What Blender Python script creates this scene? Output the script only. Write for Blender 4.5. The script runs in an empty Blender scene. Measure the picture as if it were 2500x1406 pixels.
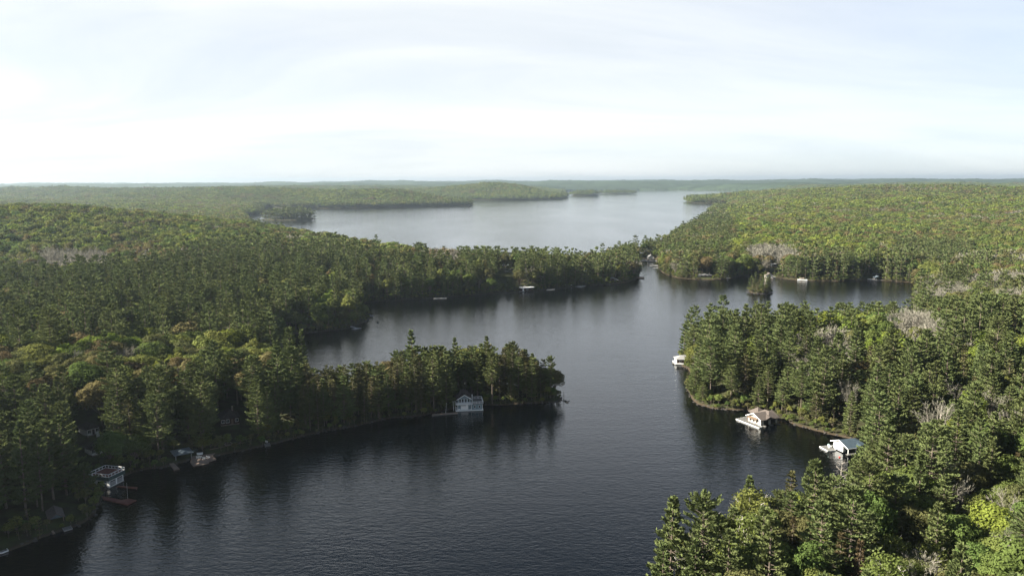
import bpy, math, random
import numpy as np
from mathutils import Vector, Matrix
R = math.radians
C = bpy.context.scene.collection
sc = bpy.context.scene
# ------------------------------------------------------------------ camera model (photograph 2500 x 1406)
FPX = 1925.0; CX, CY = 1250.0, 703.0; CAMH = 100.0
TH = math.atan((703-442.0)/FPX); RO = math.atan(11/2500)
Fv = np.array([0, math.cos(TH), -math.sin(TH)]); Rv = np.array([1.0, 0, 0]); Uv = np.array([0, math.sin(TH), math.cos(TH)])
Rr = Rv*math.cos(RO)-Uv*math.sin(RO); Ur = Uv*math.cos(RO)+Rv*math.sin(RO)
def P(px, py, z=0.0):
    d = Fv*FPX + Rr*(px-CX) - Ur*(py-CY)
    t = (z-CAMH)/d[2]
    return (d[0]*t, d[1]*t)
def project(x, y, z):
    x = np.asarray(x, float); y = np.asarray(y, float); z = np.asarray(z, float)-CAMH
    f = y*Fv[1]+z*Fv[2]; r = x*Rr[0]+y*Rr[1]+z*Rr[2]; u = x*Ur[0]+y*Ur[1]+z*Ur[2]
    f = np.maximum(f, 1e-3)
    return CX+FPX*r/f, CY-FPX*u/f
cam_d = bpy.data.cameras.new('camera'); cam = bpy.data.objects.new('camera', cam_d); C.objects.link(cam); sc.camera = cam
cam_d.sensor_width = 36; cam_d.lens = 36*FPX/2500; cam_d.clip_start = 0.5; cam_d.clip_end = 60000
cam.matrix_world = Matrix(((Rr[0], Ur[0], -Fv[0], 0), (Rr[1], Ur[1], -Fv[1], 0), (Rr[2], Ur[2], -Fv[2], CAMH), (0, 0, 0, 1)))
# ------------------------------------------------------------------ noise helpers
def smooth(v, a, b):
    t = np.clip((np.asarray(v, float)-a)/(b-a), 0, 1); return t*t*(3-2*t)
def vnoise(x, y, seed=0):
    x = np.asarray(x, float); y = np.asarray(y, float)
    xi = np.floor(x).astype(np.int64); yi = np.floor(y).astype(np.int64); fx = x-xi; fy = y-yi
    def h(a, b):
        n = (a*374761393 + b*668265263 + seed*974634777) & 0xffffffff
        n = ((n ^ (n >> 13))*1274126177) & 0xffffffff
        n = (n ^ (n >> 16)) & 0xffffffff
        return n/4294967295.0*2-1
    u = fx*fx*fx*(fx*(fx*6-15)+10); v = fy*fy*fy*(fy*(fy*6-15)+10)
    a = h(xi, yi); b = h(xi+1, yi); c = h(xi, yi+1); d = h(xi+1, yi+1)
    return (a*(1-u)+b*u)*(1-v)+(c*(1-u)+d*u)*v
def fbm(x, y, seed=0, o=4):
    s = 0; a = 1.0; t = 0
    for k in range(o):
        s = s+a*vnoise(x*2**k, y*2**k, seed+k*17); t += a; a *= .5
    return s/t*1.4
# ------------------------------------------------------------------ shorelines
def pp(*L): return [P(a, b) for a, b in L]
INNER = ([(-400, -300), (-260, -100), (-190, 60), (-158, 150)] +
  pp((0, 1352), (60, 1328), (110, 1308), (180, 1290), (235, 1258), (252, 1228), (262, 1200), (300, 1166), (345, 1150), (410, 1140), (470, 1120), (530, 1112),
     (600, 1098), (680, 1082), (760, 1058), (840, 1042), (920, 1030), (1000, 1017), (1060, 1008), (1110, 998), (1180, 990), (1230, 988), (1300, 984), (1350, 982), (1378, 976)) +
  [(25, 350), (19, 368), (-10, 384), (-40, 380), (-64, 358), (-88, 347), (-104, 374), (-119, 410), (-138, 457)] +
  pp((692, 830), (700, 818), (760, 812), (850, 802), (893, 787), (905, 771), (888, 757), (878, 744), (905, 736), (960, 734), (1010, 731), (1060, 728), (1150, 720), (1270, 713), (1390, 702), (1480, 696),
     (1540, 688), (1561, 679), (1560, 660), (1557, 645), (1556, 634), (1575, 631), (1600, 631), (1604, 642), (1606, 655), (1620, 668), (1650, 679), (1690, 682), (1740, 683), (1770, 682), (1800, 676), (1840, 674), (1880, 676), (1960, 686), (2050, 686),
     (2130, 684), (2200, 688), (2245, 692)) +
  [(399, 766), (362, 704), (312, 604), (264, 512), (244, 496), (214, 487), (184, 480), (155, 472), (128, 464), (104, 452)] +
  pp((1655, 868), (1664, 888), (1684, 905), (1678, 940), (1682, 968), (1700, 985), (1740, 997), (1800, 1002), (1822, 1000), (1834, 1008), (1870, 1014), (1910, 1027), (1950, 1040), (2000, 1055), (2060, 1071), (2112, 1082), (2135, 1100)) +
  [(122, 268), (112, 240), (96, 222), (72, 206), (50, 196), (38, 182), (30, 166), (32, 140), (45, 100), (60, 0), (80, -300)])
OUTER = (pp((586, 529), (600, 533)) + [(-520, 1600), (-330, 1320), (-200, 1120), (-110, 985), (-40, 905), (25, 868), (70, 866), (100, 890), (118, 950), (130, 1020), (162, 1068), (205, 1092), (262, 1300), (400, 1713), (560, 2250), (700, 2750)] +
  pp((1768, 516), (1776, 507), (1790, 499), (1740, 497), (1692, 496), (1675, 493), (1680, 488), (1750, 484), (1850, 479), (1910, 472), (1870, 468), (1800, 465.5), (1700, 464.5), (1560, 464), (1480, 465), (1400, 466), (1375, 470), (1386, 482),
     (1370, 486), (1300, 488), (1200, 489), (1100, 487), (1060, 487), (1060, 491), (1130, 494), (1156, 499), (1150, 502), (1100, 503), (1000, 505), (900, 508), (800, 509), (700, 509), (655, 506), (645, 510), (643, 520), (630, 526), (600, 528)))
INNER = np.array(INNER); OUTER = np.array(OUTER)
ISL = []   # centre x, centre y, rx, ry
ix, iy = P(1857, 713); ISL.append((ix, iy, 11.5, 10))
ix, iy = P(704, 536); ISL.append((ix, iy+10, 76.0, 48.0))
ix, iy = P(1430, 478); ISL.append((ix, iy+40, 104.0, 80.0))
ix, iy = P(1508, 474); ISL.append((ix, iy+60, 150.0, 80.0))
def seg_d(x, y, poly):
    x = np.asarray(x, float).ravel(); y = np.asarray(y, float).ravel()
    best = np.full(x.shape, 1e12); ins = np.zeros(x.shape, bool)
    n = len(poly)
    for i in range(n):
        ax, ay = poly[i]; bx, by = poly[(i+1) % n]
        dx, dy = bx-ax, by-ay; L = dx*dx+dy*dy+1e-9
        t = np.clip(((x-ax)*dx+(y-ay)*dy)/L, 0, 1)
        d = (x-ax-t*dx)**2+(y-ay-t*dy)**2
        best = np.minimum(best, d)
        if ay != by:
            c = ((ay > y) != (by > y)) & (x < (bx-ax)*(y-ay)/(by-ay)+ax)
            ins ^= c
    return np.sqrt(best), ins
def sdist(x, y):
    """positive on land, negative over water (metres)"""
    d1, i1 = seg_d(x, y, INNER); d2, i2 = seg_d(x, y, OUTER)
    s = np.minimum(np.where(i1, -d1, d1), np.where(i2, -d2, d2))
    x = np.asarray(x, float).ravel(); y = np.asarray(y, float).ravel()
    for cx, cy, rx, ry in ISL:
        q = np.hypot((x-cx)/rx, (y-cy)/ry); e = (1-q)*min(rx, ry)
        s = np.maximum(s, np.where(q < 3, e, -1e9))
    D = np.hypot(x, y)
    s = s + 1.6*fbm(x/13, y/13, 5, 3)*smooth(D, 60, 300) + 6*fbm(x/70, y/70, 9, 3)*smooth(D, 1200, 3000)
    return s
def bump(x, y, cx, cy, sx, sy, h): return h*np.exp(-((x-cx)/sx)**2-((y-cy)/sy)**2)
JX, JY = P(1210, 487); KX, KY = P(1430, 478); LX, LY = P(1508, 474)
def height(x, y, s=None):
    x = np.asarray(x, float).ravel(); y = np.asarray(y, float).ravel()
    if s is None: s = sdist(x, y)
    D = np.hypot(x, y)
    g = 7+5*fbm(x/260, y/260, 2)
    g = g+bump(x, y, -650, 1040, 245, 280, 36)+bump(x, y, -330, 900, 150, 120, 5)+bump(x, y, -1150, 1250, 450, 400, 42)
    g = g+smooth(D, 830, 3300)*30*smooth(x, 180, 520)*(1-.85*smooth(D, 3300, 4300))+bump(x, y, 1380, 3000, 420, 420, 14)
    g = g+bump(x, y, -560, 3500, 430, 190, 26)+bump(x, y, -1250, 3750, 600, 320, 30)
    g = g+bump(x, y, JX-20, JY+520, 380, 300, 50)+bump(x, y, JX+330, JY+300, 180, 200, 22)+0+bump(x, y, ISL[1][0], ISL[1][1], 60, 34, 9)+bump(x, y, LX-60, LY+70, 90, 60, 8)
    g = g+bump(x, y, -178, 345, 70, 40, 5)+bump(x, y, 260, 400, 110, 50, 4)
    far = smooth(D, 1900, 5600)*(26+32*fbm(x/1500+7.3, y/700, 21))*(1-.85*smooth(x, -1300, -500)*(1-smooth(D, 5600, 8000)))
    far2 = smooth(D, 6500, 12000)*(22+22*fbm(x/1700, y/1200, 33))
    g = g+np.maximum(far, 0)+far2+13*fbm(x/520, y/330, 44)*smooth(D, 1100, 2400)*smooth(s, 100, 500)
    onisl = np.zeros(x.shape, bool)
    for cx, cy, rx, ry in ISL: onisl |= np.hypot((x-cx)/rx, (y-cy)/ry) < 1.5
    rise = smooth(s, 2, np.where(onisl, 45, np.where(D < 1500, 110, 320)))
    h = 0.9*smooth(s, 0, 3)+1.6*smooth(s, 2, 22)+np.maximum(g, 2)*rise
    for (cx, cy, rx, ry), cap in zip(ISL[1:], (7, 17, 4)): h = np.where(np.hypot((x-cx)/rx, (y-cy)/ry) < 1.5, np.minimum(h, cap*(1-.6*np.clip(np.hypot((x-cx)/rx, (y-cy)/ry), 0, 1)**2)), h)
    h = np.where(s < 0, np.maximum(s*0.35, -4.0), h)
    return h
# ------------------------------------------------------------------ materials
def mat(name, col, rough=.8, spec=.3, metal=0, noise=None, bumpv=None):
    m = bpy.data.materials.new(name); m.use_nodes = True; nt = m.node_tree; b = nt.nodes['Principled BSDF']
    b.inputs['Base Color'].default_value = (*col, 1); b.inputs['Roughness'].default_value = rough
    b.inputs['Specular IOR Level'].default_value = spec; b.inputs['Metallic'].default_value = metal
    if noise:
        scl, amt = noise
        tc = nt.nodes.new('ShaderNodeTexCoord'); nz = nt.nodes.new('ShaderNodeTexNoise'); nz.inputs['Scale'].default_value = scl; nz.inputs['Detail'].default_value = 5
        hs = nt.nodes.new('ShaderNodeHueSaturation'); mr = nt.nodes.new('ShaderNodeMapRange')
        mr.inputs['From Min'].default_value = .3; mr.inputs['From Max'].default_value = .7; mr.inputs['To Min'].default_value = 1-amt; mr.inputs['To Max'].default_value = 1+amt
        nt.links.new(tc.outputs['Object'], nz.inputs['Vector']); nt.links.new(nz.outputs['Fac'], mr.inputs['Value']); nt.links.new(mr.outputs['Result'], hs.inputs['Value'])
        hs.inputs['Color'].default_value = (*col, 1); nt.links.new(hs.outputs['Color'], b.inputs['Base Color'])
    if bumpv:
        tc = nt.nodes.new('ShaderNodeTexCoord'); wv = nt.nodes.new('ShaderNodeTexWave'); wv.inputs['Scale'].default_value = bumpv[0]; wv.bands_direction = bumpv[2]; wv.inputs['Distortion'].default_value = 0
        bp = nt.nodes.new('ShaderNodeBump'); bp.inputs['Strength'].default_value = bumpv[1]; bp.inputs['Distance'].default_value = .03
        nt.links.new(tc.outputs['Object'], wv.inputs['Vector']); nt.links.new(wv.outputs['Fac'], bp.inputs['Height']); nt.links.new(bp.outputs['Normal'], b.inputs['Normal'])
    return m
def leafmat(name, col, var=.18, hue=.02, trans=.25, clump=.25, cs=.35):
    m = bpy.data.materials.new(name); m.use_nodes = True; nt = m.node_tree; nt.nodes.clear()
    out = nt.nodes.new('ShaderNodeOutputMaterial'); di = nt.nodes.new('ShaderNodeBsdfDiffuse'); tr = nt.nodes.new('ShaderNodeBsdfTranslucent'); mx = nt.nodes.new('ShaderNodeMixShader')
    oi = nt.nodes.new('ShaderNodeObjectInfo'); hs = nt.nodes.new('ShaderNodeHueSaturation'); hs.inputs['Color'].default_value = (*col, 1)
    m1 = nt.nodes.new('ShaderNodeMapRange'); m1.inputs['To Min'].default_value = 1-var; m1.inputs['To Max'].default_value = 1+var
    m2 = nt.nodes.new('ShaderNodeMapRange'); m2.inputs['To Min'].default_value = .5-hue; m2.inputs['To Max'].default_value = .5+hue
    fr = nt.nodes.new('ShaderNodeMath'); fr.operation = 'MULTIPLY'; fr.inputs[1].default_value = 7.31; fr2 = nt.nodes.new('ShaderNodeMath'); fr2.operation = 'FRACT'
    tc = nt.nodes.new('ShaderNodeTexCoord'); nz = nt.nodes.new('ShaderNodeTexNoise'); nz.inputs['Scale'].default_value = cs; nz.inputs['Detail'].default_value = 3
    m3 = nt.nodes.new('ShaderNodeMapRange'); m3.inputs['From Min'].default_value = .3; m3.inputs['From Max'].default_value = .7; m3.inputs['To Min'].default_value = 1-clump; m3.inputs['To Max'].default_value = 1+clump
    mu = nt.nodes.new('ShaderNodeMath'); mu.operation = 'MULTIPLY'
    L = nt.links.new
    L(oi.outputs['Random'], m1.inputs['Value']); L(oi.outputs['Random'], fr.inputs[0]); L(fr.outputs[0], fr2.inputs[0]); L(fr2.outputs[0], m2.inputs['Value'])
    L(tc.outputs['Object'], nz.inputs['Vector']); L(nz.outputs['Fac'], m3.inputs['Value']); L(m1.outputs['Result'], mu.inputs[0]); L(m3.outputs['Result'], mu.inputs[1])
    L(mu.outputs[0], hs.inputs['Value']); L(m2.outputs['Result'], hs.inputs['Hue']); L(hs.outputs['Color'], di.inputs['Color']); L(hs.outputs['Color'], tr.inputs['Color'])
    mx.inputs[0].default_value = trans; L(di.outputs[0], mx.inputs[1]); L(tr.outputs[0], mx.inputs[2]); L(mx.outputs[0], out.inputs['Surface'])
    return m
M = {}
LC = {  # leaf colours (real base colours)
 'pine': (.102, .124, .048), 'cedar': (.092, .092, .040), 'spruce': (.085, .064, .036),
 'lime': (.138, .172, .034), 'yellowgreen': (.124, .140, .040), 'green': (.088, .118, .034), 'olive': (.102, .104, .042), 'rust': (.128, .106, .050),
 'bare': (.180, .172, .138), 'birch': (.112, .128, .036), 'snag': (.25, .23, .21)}
for k, c in LC.items(): M['leaf_'+k] = leafmat(k+'_foliage', c, trans=(.16 if k in ('pine', 'cedar', 'spruce', 'bare', 'snag') else .3), hue=(.012 if k in ('pine', 'bare') else .02))
M['bark'] = mat('grey_bark', (.13, .105, .085), .95, .1, noise=(2.0, .3))
M['birchbark'] = mat('white_birch_bark', (.55, .52, .46), .85, .2, noise=(3.0, .35))
M['greybark'] = mat('bare_wood', (.30, .27, .235), .95, .1, noise=(2.0, .3))
# ------------------------------------------------------------------ tree meshes
class TM:
    def __init__(s, seed): s.v = []; s.f = []; s.n = 0; s.rng = np.random.default_rng(seed)
    def add(s, V, F): s.v.append(np.asarray(V, float)); s.f.append(np.asarray(F, int)+s.n); s.n += len(V)
    def tube(s, pts, rad, k=5):
        pts = np.asarray(pts, float); n = len(pts); V = []
        for i in range(n):
            d = pts[min(i+1, n-1)]-pts[max(i-1, 0)]; d /= np.linalg.norm(d)+1e-9
            a = np.cross(d, [0, 0, 1]) if abs(d[2]) < .9 else np.cross(d, [1, 0, 0]); a /= np.linalg.norm(a); b = np.cross(d, a)
            for j in range(k):
                t = 2*math.pi*j/k; V.append(pts[i]+rad[i]*(a*math.cos(t)+b*math.sin(t)))
        F = [(i*k+j, i*k+(j+1) % k, (i+1)*k+(j+1) % k, (i+1)*k+j) for i in range(n-1) for j in range(k)]
        s.add(V, F)
    def leaves(s, pos, axis, nrm, ln, wd):
        """diamond leaf clumps: pos (n,3), axis = long direction, nrm ~ facing direction"""
        n = len(pos); axis = axis/(np.linalg.norm(axis, axis=1)[:, None]+1e-9)
        side = np.cross(axis, nrm); side /= np.linalg.norm(side, axis=1)[:, None]+1e-9
        ln = np.broadcast_to(ln, (n,))[:, None]; wd = np.broadcast_to(wd, (n,))[:, None]
        A = pos; B = pos+axis*ln*.5+side*wd*.5; Cc = pos+axis*ln; D = pos+axis*ln*.5-side*wd*.5
        V = np.stack([A, B, Cc, D], 1).reshape(-1, 3); F = np.arange(n*4).reshape(-1, 4); s.add(V, F)
    def mesh(s, name, m):
        me = bpy.data.meshes.new(name)
        V = np.concatenate(s.v) if s.v else np.zeros((0, 3)); F = np.concatenate(s.f) if s.f else np.zeros((0, 4), int)
        me.from_pydata(V.tolist(), [], F.tolist()); me.materials.append(m); me.update(); return me
def join_mesh(name, parts):
    V = []; F = []; mi = []; n = 0; me = bpy.data.meshes.new(name)
    for k, (t, m) in enumerate(parts):
        me.materials.append(m)
        if not t.v: continue
        v = np.concatenate(t.v); f = np.concatenate(t.f); V.append(v); F.append(f+n); mi += [k]*len(f); n += len(v)
    me.from_pydata(np.concatenate(V).tolist(), [], np.concatenate(F).tolist()); me.polygons.foreach_set('material_index', mi); me.update(); return me
def gen_pine(seed, H, Rm, base, nb, ntf, ts, droop=.0, cone=.75, lim=True, upsweep=.30, narrow=1.0, layer=5):
    T = TM(seed); K = TM(seed+1); g = T.rng
    lean = g.normal(0, .01, 2)
    tx = lambda z: np.array([lean[0]*z, lean[1]*z, z])
    T.tube([tx(0), tx(H*.5), tx(H*.97)], [.32*H/26, .2*H/26, .04], 6)
    levels = max(3, nb//layer); a0 = g.uniform(0, 6.28)
    prof = g.uniform(.72, 1.18, levels)
    for i in range(nb):
        lv = i % levels; u = (lv+g.uniform(-1, 1)*(.18 if seed % 3 else .5))/(levels-1) if levels > 1 else .5; u = min(max(u, 0), .985)
        z = H*(base+(1-base)*u)
        r = Rm*((1-u)**cone)*(.55+.45*min(1, u/.22))*prof[lv]*g.uniform(.7, 1.12)*narrow+.35
        a = a0+lv*2.4+(i//levels)*6.283/(nb/levels)+g.normal(0, .25 if seed % 3 else .6); d = np.array([math.cos(a), math.sin(a), 0]); pr = np.array([-d[1], d[0], 0])
        up = upsweep*(.6+.8*u)
        zf = lambda q: r*(-droop*q+up*q*q)+r*(.55*max(0, u-.75)/.25)*q
        if lim: K2 = T; T.tube([tx(z), tx(z)+d*r*.45+[0, 0, zf(.45)], tx(z)+d*r*.85+[0, 0, zf(.85)]], [.09*H/26*(1.3-u), .05, .02], 3)
        n = max(2, int(ntf*(.45+.75*r/Rm))); q = g.uniform(.22, 1, n)**.75; lat = g.uniform(-1, 1, n)*.34*r*np.sin(np.clip(q, 0, .93)*3.0+.1)*1.0
        zz = np.array([zf(v) for v in q])+g.normal(0, .16*ts, n)
        pos = tx(z)+d*(q*r)[:, None]+pr*lat[:, None]+np.array([0, 0, 1])*zz[:, None]
        ax = d*.75+pr*(np.sign(lat)*.55)[:, None]+np.array([0, 0, 1])*(.35+.5*q)[:, None]+g.normal(0, .33, (n, 3))
        nr = np.array([0, 0, .55])+d*.6+g.normal(0, .5, (n, 3))
        K.leaves(pos-ax*.25*ts, ax, nr, ts*g.uniform(.8, 1.35, n), ts*.55*g.uniform(.7, 1.3, n))
    n = max(3, ntf//2); ax = g.normal(0, .35, (n, 3))+[0, 0, 1]
    K.leaves(np.tile(tx(H*.94), (n, 1))+g.normal(0, .12, (n, 3)), ax, g.normal(0, 1, (n, 3)), ts*1.2, ts*.5)
    return T, K
def gen_broad(seed, H, Rm, nl, nlf, ls, base=.3, open_=0.0, trunkr=.22):
    T = TM(seed); K = TM(seed+1); g = T.rng
    T.tube([(0, 0, 0), (g.normal(0, .2), g.normal(0, .2), H*.35), (g.normal(0, .4), g.normal(0, .4), H*.7)], [trunkr, trunkr*.75, .06], 6)
    cen = np.array([0, 0, H*(base+1)/2+.3]); hz = H*(1-base)/2
    for i in range(nl):
        a = i*2.399+g.uniform(-.3, .3); u = (i+.5)/nl; el = math.asin(1-1.45*u) if 1-1.45*u > -1 else -1.2
        rr = g.uniform(.5, .72); d = np.array([math.cos(a)*math.cos(el), math.sin(a)*math.cos(el), math.sin(el)])
        c = cen+d*np.array([Rm, Rm, hz])*rr; lr = Rm*g.uniform(.34, .50)
        T.tube([(0, 0, H*base*.95), tuple((c+[0, 0, H*base])/2), tuple(c)], [.12, .08, .03], 3)
        n = int(nlf*g.uniform(.8, 1.2)); v = g.normal(0, 1, (n, 3)); v[:, 2] += .35; v /= np.linalg.norm(v, axis=1)[:, None]
        rad = lr*g.uniform(.6 if open_ == 0 else .3, 1.06, n)**.6
        pos = c+v*rad[:, None]*[1, 1, .8]
        nr = v+g.normal(0, .3, (n, 3)); ax = np.cross(nr, g.normal(0, 1, (n, 3)))
        K.leaves(pos, ax, nr, ls*g.uniform(.7, 1.3, n), ls*.85*g.uniform(.7, 1.2, n))
    return T, K
def gen_bare(seed, H, Rm, ntw, nfz, fz=1.0, thick=1.0, kt=3, vis=1.0):
    T = TM(seed); K = TM(seed+1); g = T.rng
    fork = H*g.uniform(.3, .42); T.tube([(0, 0, 0), (g.normal(0, .15), g.normal(0, .15), fork)], [.2*thick, .15*thick], 6)
    ends = []
    nl = 7
    for i in range(nl):
        a = i*2.399+g.uniform(-.4, .4); sp = g.uniform(.25, .8); top = np.array([math.cos(a)*Rm*sp, math.sin(a)*Rm*sp, H*g.uniform(.78, .97)])
        s0 = np.array([0, 0, fork*g.uniform(.75, 1)]); mid = s0*.5+top*.5+[math.cos(a)*Rm*.12, math.sin(a)*Rm*.12, -H*.03]
        T.tube([s0, mid, top], [.1*thick, .065*thick, .02*thick], 4 if kt > 3 else 3)
        for k in range(ntw):
            q = g.uniform(.25, 1); p0 = s0*(1-q)**2+2*q*(1-q)*mid+q*q*top if 0 else (s0+(mid-s0)*q*2 if q < .5 else mid+(top-mid)*(q*2-1))
            d = np.array([math.cos(a), math.sin(a), 1.3])+g.normal(0, .65, 3); d /= np.linalg.norm(d); L = Rm*g.uniform(.25, .55)
            p1 = p0+d*L; T.tube([p0, p1], [.035*thick, .012*thick], 3); ends.append((p0+d*L*.4, d)); ends.append((p1, d))
    E = np.array([e[0] for e in ends]); Dd = np.array([e[1] for e in ends])
    ii = g.integers(0, len(E), nfz); pos = E[ii]+g.normal(0, .35, (nfz, 3)); ax = Dd[ii]+g.normal(0, .5, (nfz, 3))+[0, 0, .4]
    K.leaves(pos, ax, g.normal(0, 1, (nfz, 3)), fz*g.uniform(.7, 1.4, nfz), fz*.10*vis*g.uniform(.6, 1.3, nfz))
    return T, K
def gen_clump(seed, conif):
    """a far stand: a handful of joined crowns about 26 m across"""
    K = TM(seed); g = K.rng
    for i in range(9):
        a = i*2.399; r = 13*math.sqrt((i+.3)/9); cx, cy = r*math.cos(a)+g.normal(0, 1), r*math.sin(a)+g.normal(0, 1); Hh = g.uniform(15, 21)
        n = 26; v = g.normal(0, 1, (n, 3)); v[:, 2] = np.abs(v[:, 2])*.9-.25; v /= np.linalg.norm(v, axis=1)[:, None]
        if conif:
            t = g.uniform(0, 1, n); pos = np.stack([cx+v[:, 0]*4.2*(1-t)**.8, cy+v[:, 1]*4.2*(1-t)**.8, Hh*.25+Hh*.95*t], 1)
            nr = v*[1, 1, .3]+[0, 0, .5]
        else:
            pos = np.array([cx, cy, Hh*.6])+v*[5.0, 5.0, Hh*.42]; nr = v
        nr = nr+g.normal(0, .3, (n, 3)); ax = np.cross(nr, g.normal(0, 1, (n, 3)))
        K.leaves(pos-ax/(np.linalg.norm(ax, axis=1)[:, None])*1.6, ax, nr, 3.4, 3.2)
    return TM(seed), K
# ------------------------------------------------------------------ tree library: kind -> variants x levels of detail
LEAF_OF = {}
FORMS = []           # (key, lod, trunk TM, crown TM, leaf material, bark material)
FIDX = {}
def reg(kind, var, lod, tk, leaf, bark='bark'):
    FIDX[(kind, var, lod)] = len(FORMS); FORMS.append((kind, var, lod, tk, 'leaf_'+leaf, bark))
NV = 4
PINEH = [26, 25, 27, 24, 27, 23, 26]; PINER = [5.6, 5.2, 6.2, 4.8, 5.4, 5.0, 6.6]
for v in range(7):
    for lod, (nb, nt_, ts) in enumerate([(84, 96, .64), (56, 42, .90), (28, 15, 1.65), (14, 7, 3.0)]):
        Hs = PINEH[v]; Rs = PINER[v]; bs = [.20, .12, .32, .08, .42, .15, .25][v]; cn = [.52, .62, .42, .75, .38, .9, .5][v]
        reg('pine', v, lod, gen_pine(100+v, Hs, Rs, bs, nb, nt_, ts, cone=cn, lim=lod == 0, layer=[5, 5, 5, 4][lod] if v % 2 else [6, 6, 5, 4][lod]), 'pine')
for v in range(NV):
    for lod, (nb, nt_, ts) in enumerate([(80, 24, .65), (48, 11, .95), (22, 6, 1.6), (12, 4, 2.8)]):
        reg('cedar', v, lod, gen_pine(140+v, 22, [2.7, 3.3][v % 2], .12+.05*v, nb, nt_, ts, droop=.15, cone=.55, lim=lod == 0, upsweep=.15, layer=5), 'cedar')
    for lod, (nl, nlf, ls) in enumerate([(19, 380, .5), (15, 130, .8), (11, 38, 1.5), (8, 14, 2.7)]):
        tk = gen_broad(200+v, [18, 17, 19, 16][v], [5.2, 6.0, 4.6, 5.6][v], nl, nlf, ls, base=[.3, .22, .34, .26][v])
        for cl in ('lime', 'yellowgreen', 'green', 'olive', 'rust'): reg(cl, v, lod, tk, cl)
    for lod, (ntw, nfz, fz, vis) in enumerate([(26, 1500, 1.0, .9), (14, 520, 1.5, 1.5), (6, 150, 2.4, 2.6), (2, 60, 3.4, 4.4)]):
        reg('bare', v, lod, gen_bare(300+v, 16, 4.6, ntw, nfz, fz, 1.0+.4*lod, vis=vis), 'bare', 'greybark')
for v in range(2):
    for lod, (nb, nt_, ts) in enumerate([(90, 22, .6), (50, 11, .9), (22, 6, 1.5), (12, 4, 2.6)]):
        reg('spruce', v, lod, gen_pine(160+v, 19, 2.9, .06, nb, nt_, ts, droop=.25, cone=.95, lim=lod == 0, upsweep=.1, layer=5), 'spruce')
    for lod, (ntw, nl, nlf, ls) in enumerate([(16, 15, 110, .5), (10, 12, 45, .8), (5, 9, 20, 1.4), (2, 7, 10, 2.4)]):
        T, K0 = gen_bare(330+v, 16.5, 4.2, ntw, 5, .5, 1.0); T2, K = gen_broad(340+v, 17, 4.5, nl, nlf, ls, base=.45, open_=1.0)
        reg('birch', v, lod, (T, K), 'birch', 'birchbark')
for v in range(3):
    reg('farbroad', v, 3, gen_clump(400+v, False), 'green'); reg('faryellow', v, 3, gen_clump(400+v, False), 'yellowgreen'); reg('farrust', v, 3, gen_clump(400+v, False), 'rust'); reg('farpine', v, 3, gen_clump(420+v, True), 'pine')
protos = bpy.data.collections.new('tree_forms')
for i, (kind, var, lod, (T, K), lm, bm) in enumerate(FORMS):
    me = join_mesh('tree_form_%03d' % i, [(T, M[bm]), (K, M[lm])])
    o = bpy.data.objects.new('tree_form_%03d' % i, me); protos.objects.link(o)
PH = {'pine': PINEH, 'cedar': [22]*4, 'bare': [16]*4, 'spruce': [19]*2, 'birch': [17]*2}
PR = {'pine': PINER, 'cedar': [2.7, 3.3, 2.7, 3.3], 'bare': [4.6]*4, 'spruce': [2.9]*2, 'birch': [4.6]*2}
for cl in ('lime', 'yellowgreen', 'green', 'olive', 'rust'): PH[cl] = [18, 17, 19, 16]; PR[cl] = [5.2, 6.0, 4.6, 5.6]
# ------------------------------------------------------------------ terrain sheet (polar grid, finer near the lake)
NA, ND = 420, 380
ang = np.linspace(R(-62), R(62), NA); dd = 70*(17500/70)**(np.linspace(0, 1, ND))
AA, DD = np.meshgrid(ang, dd); TX = (DD*np.sin(AA)).ravel(); TY = (DD*np.cos(AA)).ravel()
TS = sdist(TX, TY); TZ = height(TX, TY, TS)
def grid_mesh(name, X, Y, Z, nr, nc, m, skip=None):
    me = bpy.data.meshes.new(name); V = np.stack([X, Y, Z], 1)
    i = np.arange(nr-1)[:, None]*nc+np.arange(nc-1)[None, :]; i = i.ravel(); F = np.stack([i, i+1, i+nc+1, i+nc], 1)
    if skip is not None: F = F[~skip[F].all(axis=1)]
    me.from_pydata(V.tolist(), [], F.tolist()); me.materials.append(m); me.update(); me.polygons.foreach_set('use_smooth', [True]*len(me.polygons)); me.update(); return me
gm = bpy.data.materials.new('forest_floor'); gm.use_nodes = True; nt = gm.node_tree; b = nt.nodes['Principled BSDF']; b.inputs['Roughness'].default_value = .95; b.inputs['Specular IOR Level'].default_value = .1
ge = nt.nodes.new('ShaderNodeNewGeometry'); n1 = nt.nodes.new('ShaderNodeTexNoise'); n1.inputs['Scale'].default_value = .25; n1.inputs['Detail'].default_value = 8
n2 = nt.nodes.new('ShaderNodeTexNoise'); n2.inputs['Scale'].default_value = .03
r1 = nt.nodes.new('ShaderNodeValToRGB'); r1.color_ramp.elements[0].position = .35; r1.color_ramp.elements[0].color = (.030, .026, .016, 1); r1.color_ramp.elements[1].position = .65; r1.color_ramp.elements[1].color = (.045, .055, .020, 1)
sx = nt.nodes.new('ShaderNodeSeparateXYZ'); mr = nt.nodes.new('ShaderNodeMapRange'); mr.inputs['From Min'].default_value = .2; mr.inputs['From Max'].default_value = .5; mr.inputs['To Min'].default_value = 1; mr.inputs['To Max'].default_value = 0
mx = nt.nodes.new('ShaderNodeMix'); mx.data_type = 'RGBA'; mx.inputs['B'].default_value = (.060, .046, .030, 1)
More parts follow.
